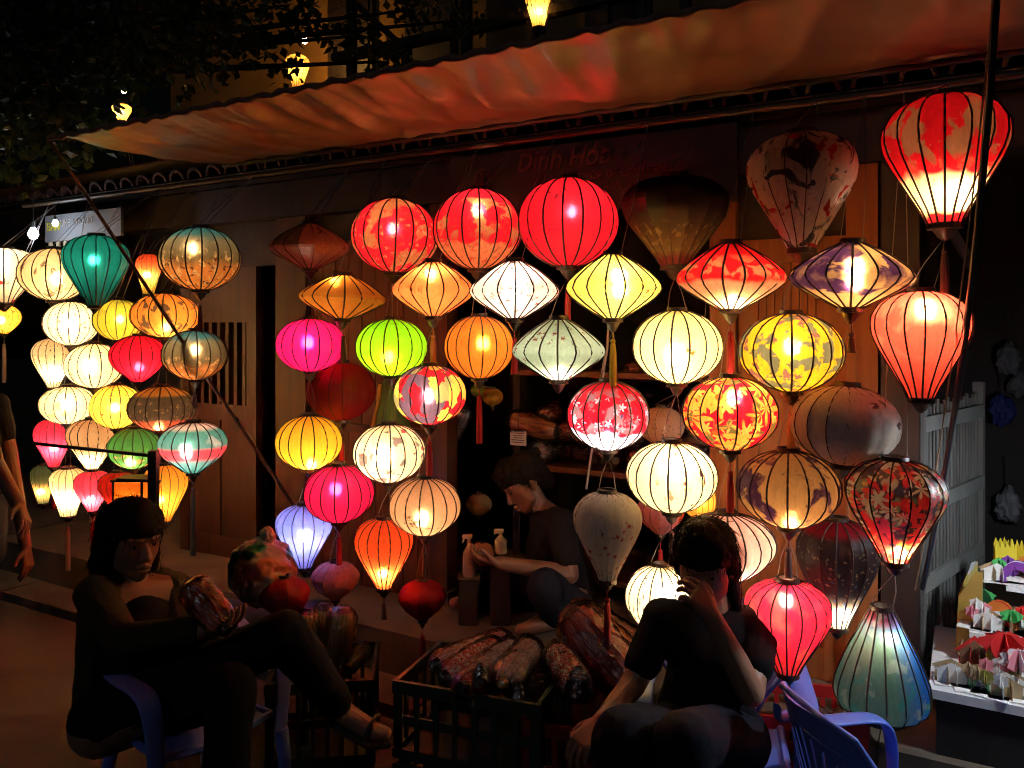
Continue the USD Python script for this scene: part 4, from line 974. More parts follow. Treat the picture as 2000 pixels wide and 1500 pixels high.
def person(label, loc, skin, bones, head, hands, garments, hair, eyes_s=1.0):
    th = thing('person', label, 'person', loc)
    hp, eyes, P = head_parts(*head)
    parts = list(bones) + hp
    for h in hands:
        parts += hand_parts(*h)
    obj('body', melt(parts, .008, 14), skin, th, smooth=True)
    for e in eyes:
        obj('eye', e, eye_m, th, smooth=True)
    for name, ps, m, wr in garments:
        obj(name, melt(ps, .018, 8, wr, len(name)), m, th, smooth=True)
    hm = melt(hair(P), .012, 6, .006, 9)
    hn = obj('hair', hm, hair_m, th, smooth=True)
    g = np.random.default_rng(len(label))
    pts, fi = trimesh.sample.sample_surface(hm, 900, seed=3)
    nr = hm.face_normals[fi]
    keep = nr[:, 2] > -.6
    P0_, N0_ = pts[keep], nr[keep]
    dn = np.array([0, 0, -1.0]) - N0_ * -N0_[:, 2:3]
    dn = dn + .16 * g.normal(size=dn.shape)
    dn /= np.linalg.norm(dn, axis=1, keepdims=True)
    ln = g.uniform(.02, .045, (len(P0_), 1))
    seg = [P0_ + N0_ * .0015]
    for q in (.33, .66, 1.0):
        seg.append(P0_ + dn * ln * q + N0_ * (.001 + .0015 * math.sin(q * 3)) + (0, 0, -.004 * q * q) + g.normal(size=P0_.shape) * .0012)
    cv = UsdGeom.BasisCurves.Define(stage, hn.path + '_strands')
    A_ = np.stack(seg, 1).reshape(-1, 3) - th.loc
    cv.CreatePointsAttr([Gf.Vec3f(*map(float, x)) for x in A_])
    cv.CreateCurveVertexCountsAttr([4] * len(P0_))
    cv.CreateTypeAttr('linear')
    cv.CreateWidthsAttr([.0013] * len(A_))
    cv.SetWidthsInterpolation('vertex')
    UsdShade.MaterialBindingAPI.Apply(cv.GetPrim()).Bind(hair_m)
    return th


A = lambda px, py, y: at_y(px, py, y)
# --- the woman on the left, legs crossed, arms forward, looking to the right
s = .92
hipC = A(262, 1395, 2.52)
shR, shL = A(186, 1163, 2.42), A(340, 1152, 2.62)
neck = A(252, 1128, 2.53)
hd = A(256, 1060, 2.5)
elR, wrR = A(236, 1252, 2.30), A(392, 1232, 2.26)
elL, wrL = A(368, 1243, 2.52), A(410, 1222, 2.34)
chest = (shR + shL) / 2 - (0, 0, .1)
hiR, hiL = hipC + np.array([-.07, -.07, 0]), hipC + np.array([.07, .07, 0])
knX, anX = A(556, 1240, 2.34), A(672, 1392, 2.5)                 # the crossing leg
knD, anD = A(452, 1345, 2.22), at_z(440, 1700, .09)
anD = np.array([A(430, 1400, 2.2)[0], 2.22, .10])
toe = A(752, 1432, 2.46)
torso = [blob((shR, .05), (shL, .05), (chest + (0, 0, -.02), .085), (neck - (0, 0, .03), .05)), blob((chest + (0, 0, .0), .10), (hipC + (0, 0, .12), .1)), blob((hipC + (0, 0, .1), .1), (hiR, .095), (hiL, .095)), *limb((neck - (0, 0, .05), .046), (hd + (0, 0.01, -.04), .046))]
arms = limb((shR, .045), (elR, .036), (wrR, .024)) + limb((shL, .045), (elL, .036), (wrL, .024))
legs = limb((hiR, .085), (knX, .058), (knX * .6 + anX * .4, .052), (anX, .033), (anX * .35 + toe * .65 - (0, 0, .012), .03), (toe, .02)) + limb((hiL, .085), (knD, .056), (anD, .035)) + limb((anD - (0, 0, .04), .035), (anD + (.12, -.08, -.06), .025))
fdir = (.8, -.6, -.04)
person('woman in an olive cardigan seated at the left with crossed legs, holding a wrapped lantern', (hipC[0], hipC[1], 0), skin_m, torso + arms + legs, (hd, fdir, (.06, 0, 1), .93),
       [(wrR, (1, .1, .15), (0, .3, 1), -1, .55, .92), (wrL, (.9, -.35, .1), (-.2, -.4, .9), 1, .6, .92)],
       [('top', [blob((chest + (.02, -.03, .02), .085), (chest + (0, 0, -.06), .11), (hipC + (0, 0, .1), .13), (shR * .85 + shL * .15 - (0, 0, .07), .06), (shL * .88 + shR * .12 - (0, 0, .07), .06), (shL - (.0, .0, .2), .05)), blob((hipC + (0, 0, .1), .12), (hipC + (0, 0, .03), .105)), blob((shL - (0, 0, .18), .06), (hiL + (0, 0, .08), .11))], black_cloth, .01),
        ('cardigan', limb((shR + (0, 0, .005), .062), (elR, .05), (wrR - (.03, 0, 0), .036)) + limb((shL, .06), (elL, .05), (wrL - (.02, 0, 0), .036)) + [blob((shR + (.015, 0, .0), .058), (neck * .5 + shR * .5 + (0, .03, .01), .045), (chest + (-.1, .05, -.15), .07), (hipC + (-.12, -.02, .02), .06)), blob((shL - (.015, 0, 0), .055), (neck * .45 + shL * .55 + (0, .03, .01), .042), (chest + (.1, .08, -.15), .065), (hipC + (.12, .08, .02), .06)), blob((neck + (-.03, .06, -.04), .04), (chest + (-.04, .09, -.1), .07), (hipC + (0, .08, .06), .08))], olive_cloth, .016),
        ('trousers', [blob((hipC + (0, 0, .05), .1), (hiR + (0, 0, .02), .095), (hiL + (0, 0, .02), .095))] + limb((hiR + (0, 0, .02), .092), (knX, .072), (knX * .6 + anX * .4, .066), (knX * .15 + anX * .85, .05)) + limb((hiL, .1), (knD, .07), (anD + (0, 0, .06), .055)), black_cloth, .012)],
       lambda P: [blob((P(0, -.03, .055), .09), (P(0, .022, .06), .079)), blob((P(.045, .035, .09), .035), (P(-.045, .035, .09), .035), (P(0, .02, .1), .055)), blob((P(0, -.06, .05), .075), (P(.03, -.075, -.07), .06), (P(-.03, -.075, -.07), .06), (P(.0, -.07, -.12), .055)), blob((P(.07, -.02, .05), .035), (P(.078, -.02, -.08), .032), (P(.05, -.06, -.12), .04)), blob((P(-.07, -.02, .05), .035), (P(-.078, -.02, -.08), .032), (P(-.05, -.06, -.12), .04)), blob((P(.055, .045, .085), .025), (P(.076, .02, .0), .018)), blob((P(-.055, .045, .085), .025), (P(-.076, .02, .0), .018))])
sd = thing('sandal', 'dark flat sandal on the raised foot of the woman at the left', 'sandal', toe)
fd = unit(toe - anX * .9 - toe * .1)
fo = anX * .3 + toe * .7
upv = unit(np.cross(np.cross(fd, ZV), fd))
sid = np.cross(fd, upv)
obj('sole', melt([blob(*[(anX - upv * .045 + sid * q, .012) for q in (-.018, .018)], *[(anX * .2 + toe * .8 - upv * .04 + sid * q, .011) for q in (-.034, .034)], (toe + fd * .02 - upv * .03, .011))], .012, 3), sole_m, sd, smooth=True)
obj('strap', tube([fo - sid * .04 - upv * .03, fo - sid * .03 + upv * .025, fo + upv * .035, fo + sid * .03 + upv * .025, fo + sid * .04 - upv * .03], .007, 6), sole_m, sd, smooth=True)

# --- the woman on the right, elbow on the chair arm, hand before her mouth
hipC = A(1375, 1445, 2.36)
shR, shL = A(1292, 1212, 2.36), A(1478, 1224, 2.40)
neck = A(1398, 1182, 2.40)
hd = A(1378, 1106, 2.34)
elR, wrR = A(1236, 1338, 2.30), A(1176, 1408, 2.18)
elL, wrL = A(1466, 1352, 2.24), A(1392, 1206, 2.20)
chest = (shR + shL) / 2 - (0, 0, .1)
hiR, hiL = hipC + np.array([-.085, 0, 0]), hipC + np.array([.085, 0, 0])
knR, knL = A(1215, 1440, 1.98), A(1335, 1452, 1.92)
anR, anL = np.array([knR[0] - .03, 2.0, .09]), np.array([knL[0], 1.95, .09])
torso = [blob((shR, .052), (shL, .052), (chest, .095), (neck - (0, 0, .03), .05)), blob((chest, .105), (hipC + (0, 0, .1), .1)), blob((hipC + (0, 0, .1), .1), (hiR, .1), (hiL, .1)), *limb((neck - (0, 0, .05), .048), (hd + (0.01, .02, -.04), .048))]
arms = limb((shR, .048), (elR, .037), (wrR, .026)) + limb((shL, .048), (elL, .039), (elL * .6 + wrL * .4, .038), (wrL, .026))
legs = limb((hiR, .09), (knR, .06), (anR, .035)) + limb((hiL, .09), (knL, .06), (anL, .035)) + limb((anR - (0, 0, .045), .033), (anR + (-.03, -.14, -.06), .024)) + limb((anL - (0, 0, .045), .033), (anL + (-.03, -.14, -.06), .024))
person('woman in a black T-shirt seated at the right with one hand raised to her mouth', (hipC[0], hipC[1], 0), skin_m, torso + arms + legs, (hd, (-.36, -.9, -.2), (-.05, 0, 1), .94),
       [(wrR, (-.75, -.45, -.5), (.2, .3, -1), -1, .5, .95), (wrL, (-.55, -.05, .85), (-.6, .75, -.1), -1, .75, .95)],
       [('shirt', [blob((shR, .062), (shL, .062), (chest, .108), (neck - (0, 0, .055), .055)), blob((chest, .118), (hipC + (0, 0, .08), .125), (hipC + (-.05, 0, 0), .11), (hipC + (.05, 0, 0), .11))] + limb((shR, .06), (shR * .35 + elR * .65, .053)) + limb((shL, .062), (shL * .4 + elL * .6, .058)), black_cloth, .016),
        ('jeans', [blob((hipC + (0, 0, .02), .115), (hiR, .11), (hiL, .11))] + limb((hiR, .105), (knR, .075), (anR + (0, 0, .04), .055)) + limb((hiL, .105), (knL, .075), (anL + (0, 0, .04), .055)), jean_m, .012)],
       lambda P: [blob((P(0, -.03, .055), .09), (P(0, .022, .06), .079)), blob((P(.045, .06, .08), .03), (P(-.045, .06, .08), .03), (P(0, .03, .1), .06)), blob((P(0, -.065, .04), .075), (P(-.03, -.075, -.04), .055), (P(-.02, -.075, -.1), .035)), blob((P(-.062, -.045, -.03), .03), (P(-.075, -.045, -.12), .02), (P(-.08, -.04, -.17), .012)), blob((P(.065, .0, .06), .032), (P(.072, -.035, -.03), .03)), blob((P(-.065, .0, .06), .032), (P(-.072, -.035, -.03), .03)), blob((P(.03, .055, .1), .03), (P(-.035, .055, .1), .03), (P(-.06, .035, .06), .025))])

# --- the man in the opening, bent over his work
hipC = A(1108, 1178, 3.72)
shR, shL = A(1052, 1022, 3.62), A(1092, 1020, 3.84)
shN = A(1096, 1024, 3.55)
neck = A(1060, 985, 3.68)
hd = A(1026, 945, 3.66)
elN, wrN = A(1112, 1122, 3.46), A(975, 1100, 3.42)
elF, wrF = A(1040, 1100, 3.86), A(968, 1086, 3.62)
shF = A(1066, 1030, 3.86)
chest = (shN + shF) / 2 - (0, 0, .1)
knN, anN = A(1066, 1148, 3.36), A(1082, 1275, 3.42)
knF, anF = A(930, 1150, 3.66), A(948, 1255, 3.74)
hiN, hiF = hipC + np.array([0, -.09, 0]), hipC + np.array([0, .09, 0])
torso = [blob((shN, .055), (shF, .055), (chest, .1), (neck - (0, 0, .02), .05)), blob((chest, .115), (hipC + (0, 0, .1), .105)), blob((hipC + (0, 0, .1), .105), (hiN, .1), (hiF, .1)), *limb((neck - (0, 0, .04), .05), (hd + (.02, 0, -.03), .05))]
arms = limb((shN, .05), (elN, .042), (elN * .6 + wrN * .4, .04), (wrN, .028)) + limb((shF, .05), (elF, .042), (wrF, .028))
anN[2], anF[2] = max(anN[2], .33), max(anF[2], .33)
legs = limb((hiN, .095), (knN, .065), (anN, .04)) + limb((hiF, .095), (knF, .065), (anF, .04)) + limb((anN - (0, 0, .04), .035), (anN + (-.14, -.05, -.055), .027)) + limb((anF - (0, 0, .04), .035), (anF + (-.14, -.05, -.055), .027))
person('man in a dark T-shirt sitting bent over his work in the shop opening', (hipC[0], hipC[1], .24), skin2_m, torso + arms + legs, (hd, (-.78, -.3, -.5), (-.5, 0, .85), 1.0),
       [(wrN, (-1, .1, .15), (.1, .5, .8), -1, .6, 1.0), (wrF, (-.9, -.4, .05), (0, -.5, .8), 1, .7, 1.0)],
       [('shirt', [blob((shN, .068), (shF, .068), (chest, .115), (neck - (0, 0, .05), .06)), blob((chest, .13), (hipC + (0, 0, .08), .125), (hipC, .12))] + limb((shN, .07), (shN * .35 + elN * .65, .066)) + limb((shF, .07), (shF * .4 + elF * .6, .064)), black_cloth, .016),
        ('trousers', [blob((hipC, .12), (hiN, .115), (hiF, .115))] + limb((hiN, .11), (knN, .085), (anN, .068)) + limb((hiF, .11), (knF, .085), (anF, .068)), jean_m, .014)],
       lambda P: [blob((P(0, -.03, .057), .09), (P(0, .025, .062), .079)), blob((P(.045, .065, .085), .028), (P(-.045, .065, .085), .028), (P(0, .03, .1), .06)), blob((P(0, -.06, .05), .07), (P(0, -.085, -.03), .045)), blob((P(.06, .0, .07), .03), (P(.07, -.03, .0), .022)), blob((P(-.06, .0, .07), .03), (P(-.07, -.03, .0), .022)), blob((P(.03, .07, .1), .028), (P(-.03, .075, .1), .028))])
stl = thing('stool', 'low wooden stool under the man in the shop opening', 'stool', (hipC[0], hipC[1], .24))
obj('seat', bevel_box(.3, .3, .03, .008).translate((hipC[0], hipC[1], hipC[2] - .125)), wood2_m, stl)
for dx in (-.12, .12):
    for dy in (-.12, .12):
        obj('leg', frame_box((hipC[0] + dx, hipC[1] + dy, (.236 + hipC[2] - .14) / 2), np.array([1.0, 0, 0]), np.array([0, 1.0, 0]), ZV, .03, .03, hipC[2] - .14 - .236), wood2_m, stl)


# --- two people standing at the left edge, one cut by it and one behind
def standing(label, x, y, H, cloth, legm, face, arm_px, short=.5):
    q_ = H / 1.65
    g = lambda dx, dy, z: np.array([x + dx * q_, y + dy * q_, z * q_])
    sR, sL, nk, h = g(-.17, .03, 1.36), g(.17, -.03, 1.36), g(0, .02, 1.42), g(0, 0, 1.53)
    hR, hL, kR, kL, aR, aL = g(-.085, .02, .86), g(.085, -.02, .86), g(-.1, 0, .46), g(.1, -.03, .46), g(-.1, .05, .09), g(.11, .0, .09)
    eR, eL = g(-.24, .05, 1.08), g(.235, -.02, 1.08)
    wR, wL = g(-.2, -.12, .9), arm_px
    ch = g(0, 0, 1.25)
    bones = [blob((sR, .05), (sL, .05), (ch, .09), (nk - (0, 0, .03), .05)), blob((ch, .11), (g(0, 0, .95), .1)), blob((g(0, 0, .95), .11), (hR, .09), (hL, .09)), *limb((nk - (0, 0, .05), .05), (h - (0, 0, .04), .05))]
    bones += limb((sR, .048), (eR, .038), (wR, .027)) + limb((sL, .048), (eL, .038), (wL, .027))
    for hp_, k, a in ((hR, kR, aR), (hL, kL, aL)):
        bones += limb((hp_, .088), (k, .057), (k * .7 + a * .3, .055), (a, .036)) + limb((a - (0, 0, .045), .035), (a + (.03, -.15, -.062), .025))
    person(label, (x, y, 0), skin2_m, bones, (h, face, (0, 0, 1), 1.0), [(wR, (0, -.2, -1), (1, 0, 0), 1, .4, 1), (wL, unit(wL - eL) + (0, 0, -.2), (-1, 0, 0), -1, .4, 1)],
           [('top', [blob((sR, .06), (sL, .06), (ch, .105), (nk - (0, 0, .06), .055)), blob((ch, .122), (g(0, 0, .92), .125), (hR + (0, 0, .04), .1), (hL + (0, 0, .04), .1))] + limb((sR, .06), (eR, .05)) + limb((sL, .058), (sL * .35 + eL * .65, .05)), cloth, .014),
            ('shorts', [blob((g(0, 0, .94), .122), (hR, .108), (hL, .108))] + [q for hp_, k in ((hR, kR), (hL, kL)) for q in limb((hp_, .108), (hp_ * (1 - short) + k * short, .095))], legm, .01)],
           lambda P: [blob((P(0, -.03, .06), .098), (P(0, .022, .067), .085)), blob((P(0, -.06, .03), .075), (P(.02, -.07, -.12), .06), (P(-.02, -.07, -.22), .05)), blob((P(.065, -.01, .05), .034), (P(.075, -.03, -.1), .035)), blob((P(-.065, -.01, .05), .034), (P(-.075, -.03, -.1), .035))])
    for a, nm in ((aR, 0), (aL, 1)):
        sh = thing('sandal', ('dark sandal on the %s foot of ' % ('left', 'right')[nm]) + ('the person cut by the left edge' if y < 3.7 else 'the person standing behind at the left'), 'sandal', a)
        obj('sole', melt([blob((a + (0, .03, -.08), .014), (a + (.01, -.12, -.08), .02), (a + (.055, -.14, -.08), .014))], .015, 2), sole_m, sh, smooth=True)
        obj('strap', tube([a + (-.015, -.085, -.075), a + (.0, -.085, -.025), a + (.035, -.085, -.025), a + (.06, -.085, -.075)], .007, 6), sole_m, sh, smooth=True)


standing('person in a dark top and shorts standing at the left edge', -2.47, 3.5, 1.47, black_cloth, grey_cloth, (-.3, .9, 0), A(36, 985, 3.36), .62)
standing('person in dark clothes half hidden behind the one at the left edge', -2.68, 3.95, 1.42, black_cloth, jean_m, (-.2, .9, -.1), A(50, 1068, 3.8), .9)
# ------------------------------------------------------------------ goods, chairs, card stall
plastic_m = usdkit.material(stage, '/World/Looks/clear_sleeve', {'t': ('transparent_bsdf', {'color': (.97, .97, .97)}), 'g': ('glossy_bsdf', {'color': (.9, .9, .9), 'roughness': .18}), 'f': ('fresnel', {'IOR': 1.6}),
    'tc': ('texture_coordinate', {}), 'n': ('noise_texture', {'scale': 22.0, 'detail': 3.0}), 'b': ('bump', {'distance': .03, 'strength': .9}), 'fa': ('math', {'math_type': 'multiply_add', 'value2': 1.8, 'value3': .07}), 'm': ('mix_closure', {})},
    [('tc.object', 'n.vector'), ('n.fac', 'b.height'), ('b.normal', 'g.normal'), ('b.normal', 'f.normal'), ('f.fac', 'fa.value1'), ('fa.value', 'm.fac'), ('t.BSDF', 'm.closure1'), ('g.BSDF', 'm.closure2')], surface='m.closure')
crate_m = pm('dark_green_crate', (.02, .035, .026), .5)
redplastic_m = pm('red_plastic', (.5, .02, .02), .4)
blue_m = pm('blue_plastic', (.12, .22, .8), .36, coat=.1)
XA, YA = np.array([1.0, 0, 0]), np.array([0, 1.0, 0])


def cloth_print(name, c1, c2, c3, scale=64):
    return usdkit.material(stage, f'/World/Looks/{name}', {'tc': ('texture_coordinate', {}), 'n': ('noise_texture', {'scale': float(scale), 'detail': 3.0}), 'r': ('rgb_ramp', {'ramp': [(.42, c1), (.47, c2), (.56, c2), (.6, c3)]}), 'p': ('principled_bsdf', {'roughness': .55})},
        [('tc.object', 'n.vector'), ('n.fac', 'r.fac'), ('r.color', 'p.base_color')], surface='p.BSDF')


PRINTS = [cloth_print('print_red_cream', (.92, .8, .74), (.75, .07, .06), (.92, .8, .74)), cloth_print('print_pale_red', (.92, .84, .8), (.8, .5, .45), (.9, .8, .76)), cloth_print('print_grey', (.88, .84, .82), (.6, .5, .55), (.85, .6, .55)),
          cloth_print('print_orange', (.75, .25, .07), (.75, .4, .2), (.6, .1, .04)), cloth_print('print_dark_red', (.5, .03, .03), (.55, .08, .06), (.5, .3, .2))]
yellow_f = pm('gold_cloth', (.9, .6, .1), .5, .3, 20)
SILKS = [pm('silk_%s' % n, c, .5, .35, 14) for n, c in (('orange', (.75, .27, .07)), ('crimson', (.75, .12, .07)), ('green', (.12, .2, .05)), ('yellow', (.55, .38, .05)), ('peach', (.55, .3, .2)), ('white', (.6, .55, .5)))]


def wrapped(label, p, q, r, mat, group=None, sleeve=True, cap=True, name='wrapped_lantern'):
    """A folded lantern in a clear sleeve: pleats along its length, dark end caps, a loose plastic bag."""
    p, q = np.asarray(p, float), np.asarray(q, float)
    d = unit(q - p)
    a = unit(np.cross(d, (0, .3, 1)))
    b = np.cross(d, a)
    Ln = np.linalg.norm(q - p)
    th = thing(name, label, 'wrapped lantern', p, group)
    n, mzz = 28, 12
    V = []
    for i in range(mzz + 1):
        x = i / mzz
        rad = r * (.5 + .5 * math.sin(math.pi * min(max(x * .9 + .05, 0), 1)) ** .55)
        for j in range(n):
            t = 2 * math.pi * j / n
            rr = rad * (1 if j % 2 else .84)
            V.append(p + d * Ln * x + (a * math.cos(t) + b * math.sin(t)) * rr)
    f = [[i * n + j, i * n + (j + 1) % n, (i + 1) * n + (j + 1) % n, (i + 1) * n + j] for i in range(mzz) for j in range(n)]
    obj('folded_shade', (np.array(V), np.array(f)), mat, th, smooth=20)
    if cap:
        for e, sg in ((p, -1), (q, 1)):
            obj('end_cap', tube([e - d * sg * .004, e + d * sg * .022], [r * .52, r * .42], 14), cap_m, th, smooth=40)
    if sleeve:
        V = []
        g = np.random.default_rng(int(abs(p[0] * 977 + p[2] * 131) * 10) % 9999)
        m2, n2 = 16, 26
        for i in range(m2 + 1):
            x = -.12 + 1.24 * i / m2
            rad = r * 1.14 * (1 if .02 < x < .98 else .72 if -.06 < x < 1.06 else .3)
            for j in range(n2):
                t = 2 * math.pi * j / n2
                rr = rad * (1 + .05 * g.normal())
                V.append(p + d * Ln * x + (a * math.cos(t) + b * math.sin(t)) * rr)
        f = [[i * n2 + j, i * n2 + (j + 1) % n2, (i + 1) * n2 + (j + 1) % n2, (i + 1) * n2 + j] for i in range(m2) for j in range(n2)]
        obj('plastic_sleeve', (np.array(V), np.array(f)), plastic_m, th, smooth=True)
    return th


def crate(label, c, sx, sy, sz, mat, ang=0.0, nb=7, name='plastic_crate', cat='crate'):
    """An open plastic crate: posts, rims and separate lattice bars, solid floor."""
    th = thing(name, label, cat, c)
    ca, sa = math.cos(ang), math.sin(ang)
    ex, ey = np.array([ca, sa, 0]), np.array([-sa, ca, 0])
    c = np.asarray(c, float)
    obj('floor', frame_box(c + (0, 0, .012), ex, ey, ZV, sx - .01, sy - .01, .016), mat, th)
    for z, h in ((sz - .02, .04), (.03, .03)):
        for sg in (-1, 1):
            obj('rim', frame_box(c + ey * sg * (sy / 2) + (0, 0, z), ex, ey, ZV, sx + .02, .014, h), mat, th)
            obj('rim', frame_box(c + ex * sg * (sx / 2) + (0, 0, z), ex, ey, ZV, .014, sy - .016, h), mat, th)
    for sg in (-1, 1):
        for i in range(nb + 1):
            x = -sx / 2 + .008 + (sx - .016) * i / nb
            w = .03 if i in (0, nb) else .016
            obj('bar', frame_box(c + ex * x + ey * sg * (sy / 2 - .001) + (0, 0, sz / 2), ex, ey, ZV, w, .009, sz - .085), mat, th)
        for i in range(1, 5):
            y = -sy / 2 + sy * i / 5
            obj('bar', frame_box(c + ey * y + ex * sg * (sx / 2 - .001) + (0, 0, sz / 2), ex, ey, ZV, .009, .016, sz - .085), mat, th)
        obj('band', frame_box(c + ey * sg * (sy / 2 - .012) + (0, 0, sz * .5), ex, ey, ZV, sx - .03, .008, .03), mat, th)
    return th


# the dark crate in the middle, standing on a second one, full of wrapped lanterns
cy = 2.52
cc = A(945, 1340, cy)
ztop = cc[2]
ang = -.35
crate('dark plastic crate full of wrapped lanterns, in the middle of the foreground', (cc[0], cy + .12, ztop - .26), .48, .34, .26, crate_m, ang)
crate('lower dark crate carrying the crate of wrapped lanterns', (cc[0], cy + .12, 0.005), .48, .34, ztop - .27, crate_m, ang)
GW = 'wrapped lanterns in the middle crate'
for k, (x0, y0, x1, y1, r, m, dy, lab) in enumerate(((855, 1296, 985, 1248, .04, 1, .18, 'pale red wrapped lantern at the back left of the middle crate'), (872, 1322, 968, 1262, .043, 0, .08, 'red wrapped lantern lying on the middle crate'), (925, 1330, 1002, 1262, .041, 2, .05, 'grey and red wrapped lantern lying on the middle crate'), (985, 1335, 1040, 1262, .048, 1, .0, 'fat pale wrapped lantern at the right of the middle crate'), (905, 1342, 962, 1330, .04, 4, -.05, 'dark red wrapped lantern at the front of the middle crate'), (1000, 1352, 1060, 1330, .036, 2, .1, 'grey wrapped lantern low at the right of the middle crate'))):
    p, q = A(x0, y0, cy + dy), A(x1, y1, cy + dy + .16)
    wrapped(lab, p, q, r, PRINTS[m], GW)
for k, (px, py, r, m, lab) in enumerate(((938, 1330, .028, black_cloth, 'black lantern lid in its plastic bag at the front of the middle crate'), (1012, 1360, .022, pm('grey_lid', (.2, .19, .2), .4), 'small grey lantern lid in the middle crate'), (982, 1335, .02, yellow_f, 'small yellow paper tag in the middle crate'))):
    c = A(px, py, cy - .04)
    th = thing('round_lantern_cap', lab, 'lid', c)
    obj('lid', lathe([(.001, r * .9), (r * .6, r * .75), (r, 0), (r * .9, -r * .4), (.001, -r * .5)], 14, c), m, th, smooth=40)
    obj('bag', lathe([(r * .3, r * 1.9), (r * .7, r * 1.2), (r * 1.25, 0), (r * 1.1, -r * .6), (.001, -r * .8)], 12, c), plastic_m, th, smooth=True)

# the red basket and the big wrapped lanterns between crate and seated woman
bx = A(1140, 1395, 2.5)
crate('dark red plastic basket holding the long wrapped lanterns', (bx[0], 2.58, bx[2] - .3), .3, .34, .3, pm('dull_red_plastic', (.2, .012, .012), .5), -.3, 6, 'plastic_basket', 'basket')
bxs = thing('box', 'brown box under the dark red basket', 'box', (bx[0], 2.58, 0))
obj('carton', bevel_box(.32, .36, bx[2] - .31, .006).translate((bx[0], 2.58, (bx[2] - .31) / 2 + .003)), wood2_m, bxs)
obj('tape', frame_box((bx[0], 2.58 - .181, (bx[2] - .31) / 2), XA, YA, ZV, .05, .002, bx[2] - .33), pm('tape', (.2, .12, .06), .3), bxs)
GP = 'long wrapped lanterns leaning beside the seated woman'
wrapped('thick dark red wrapped lantern leaning toward the seated woman', A(1240, 1345, 2.62), A(1118, 1202, 2.72), .075, SILKS[1], GP)
wrapped('orange rimmed wrapped lantern on top of the leaning pile', A(1262, 1310, 2.74), A(1128, 1190, 2.84), .05, SILKS[0], GP)
wrapped('beige striped wrapped lantern behind the leaning pile', A(1262, 1272, 2.9), A(1170, 1208, 3.0), .045, SILKS[4], GP)
wrapped('red printed wrapped lantern with a black lid left of the leaning pile', A(1125, 1345, 2.5), A(1085, 1272, 2.66), .05, PRINTS[0], GP)
c = A(1130, 1348, 2.44)
th = thing('round_lantern_cap', 'dark blue lantern lid in plastic below the red wrapped lantern', 'lid', c)
obj('lid', lathe([(.001, .04), (.025, .035), (.036, 0), (.03, -.02), (.001, -.024)], 16, c), pm('navy_lid', (.02, .025, .05), .3), th, smooth=40)
obj('bag', lathe([(.012, .07), (.03, .05), (.046, 0), (.04, -.028), (.001, -.036)], 12, c), plastic_m, th, smooth=True)

# the crate by the foot of the woman at the left, with gold bundles
gy = 2.95
gc = A(652, 1292, gy)
crate('dark green crate with gold wrapped lanterns standing in it, behind the raised foot', (gc[0] - .03, gy, .01), .36, .34, gc[2] - .01, crate_m, .12)
GG = 'gold wrapped lanterns standing in the green crate'
wrapped('gold wrapped lantern leaning right in the green crate', A(655, 1316, gy), A(670, 1196, gy + .03), .05, yellow_f, GG)
wrapped('gold wrapped lantern at the middle of the green crate', A(618, 1316, gy + .02), A(633, 1190, gy + .04), .045, yellow_f, GG)
wrapped('dim gold wrapped lantern at the left of the green crate', A(585, 1316, gy - .04), A(600, 1200, gy), .045, yellow_f, GG)
wrapped('green wrapped lantern lying over the right rim of the green crate', A(682, 1300, gy - .02), A(716, 1268, gy + .12), .03, SILKS[2])
# bag and red lanterns on a low table behind
tb = A(520, 1192, 3.05)
td = thing('low_table', 'low dark table carrying a bag and a red lantern behind the left woman', 'table', (tb[0], 3.05, 0))
obj('top', bevel_box(.42, .34, .03, .006).translate((tb[0], 3.05, tb[2] - .03)), wood2_m, td)
for dx in (-.17, .17):
    for dy in (-.13, .13):
        obj('leg', frame_box((tb[0] + dx, 3.05 + dy, (tb[2] - .046) / 2), XA, YA, ZV, .035, .035, tb[2] - .046), wood2_m, td)


def lump(c, sx, sy, sz, seed, amp=.4, f=2.0, n=4):
    m = trimesh.creation.icosphere(n, 1)
    v = m.vertices * (1 + amp * (fbm(m.vertices * f + seed, 4, seed) - .5)[:, None])
    cr = np.abs(fbm(m.vertices * 5 + seed, 3, seed + 3) - .5)[:, None]
    v = v * (1 - .25 * cr)
    v = v * (sx, sy, sz) + np.asarray(c)
    return trimesh.Trimesh(v, m.faces, process=False)


bagm = usdkit.material(stage, '/World/Looks/printed_bag', {'tc': ('texture_coordinate', {}), 'n': ('noise_texture', {'scale': 7.0, 'detail': 2.0}), 'r': ('rgb_ramp', {'ramp': [(.4, (.02, .16, .04)), (.46, (.4, .33, .28)), (.54, (.45, .32, .24)), (.6, (.55, .16, .05))]}), 'p': ('principled_bsdf', {'roughness': .3, 'alpha': 1.0})},
    [('tc.object', 'n.vector'), ('n.fac', 'r.fac'), ('r.color', 'p.base_color')], surface='p.BSDF')
c = A(512, 1118, 3.05)
th = thing('plastic_bag', 'crumpled plastic bag printed green and orange on the low table', 'bag', c)
obj('bag', lump(c, .125, .11, .135, 4), bagm, th, smooth=True)
obj('knot', lump(c + (.02, 0, .14), .03, .03, .035, 6), bagm, th, smooth=True)
lantern(556, 1128, 1208, 48, 'garlic', 'unlit red lantern standing on the low table by the plastic bag', (.34, .012, .014), [], dt=st(at_y(556, 1168, 2.98))[1], cord=False, group='unlit lanterns set down on the tables', ribs=12)
# packet in the hands of the woman at the left
wrapped('orange red wrapped lantern held by the woman at the left', A(436, 1222, 2.25), A(376, 1146, 2.31), .043, pm('orange_red_cloth', (.85, .17, .07), .5, .4, 20))

# chairs -----------------------------------------------------------------------------------------
from shapely.geometry import Polygon, LineString


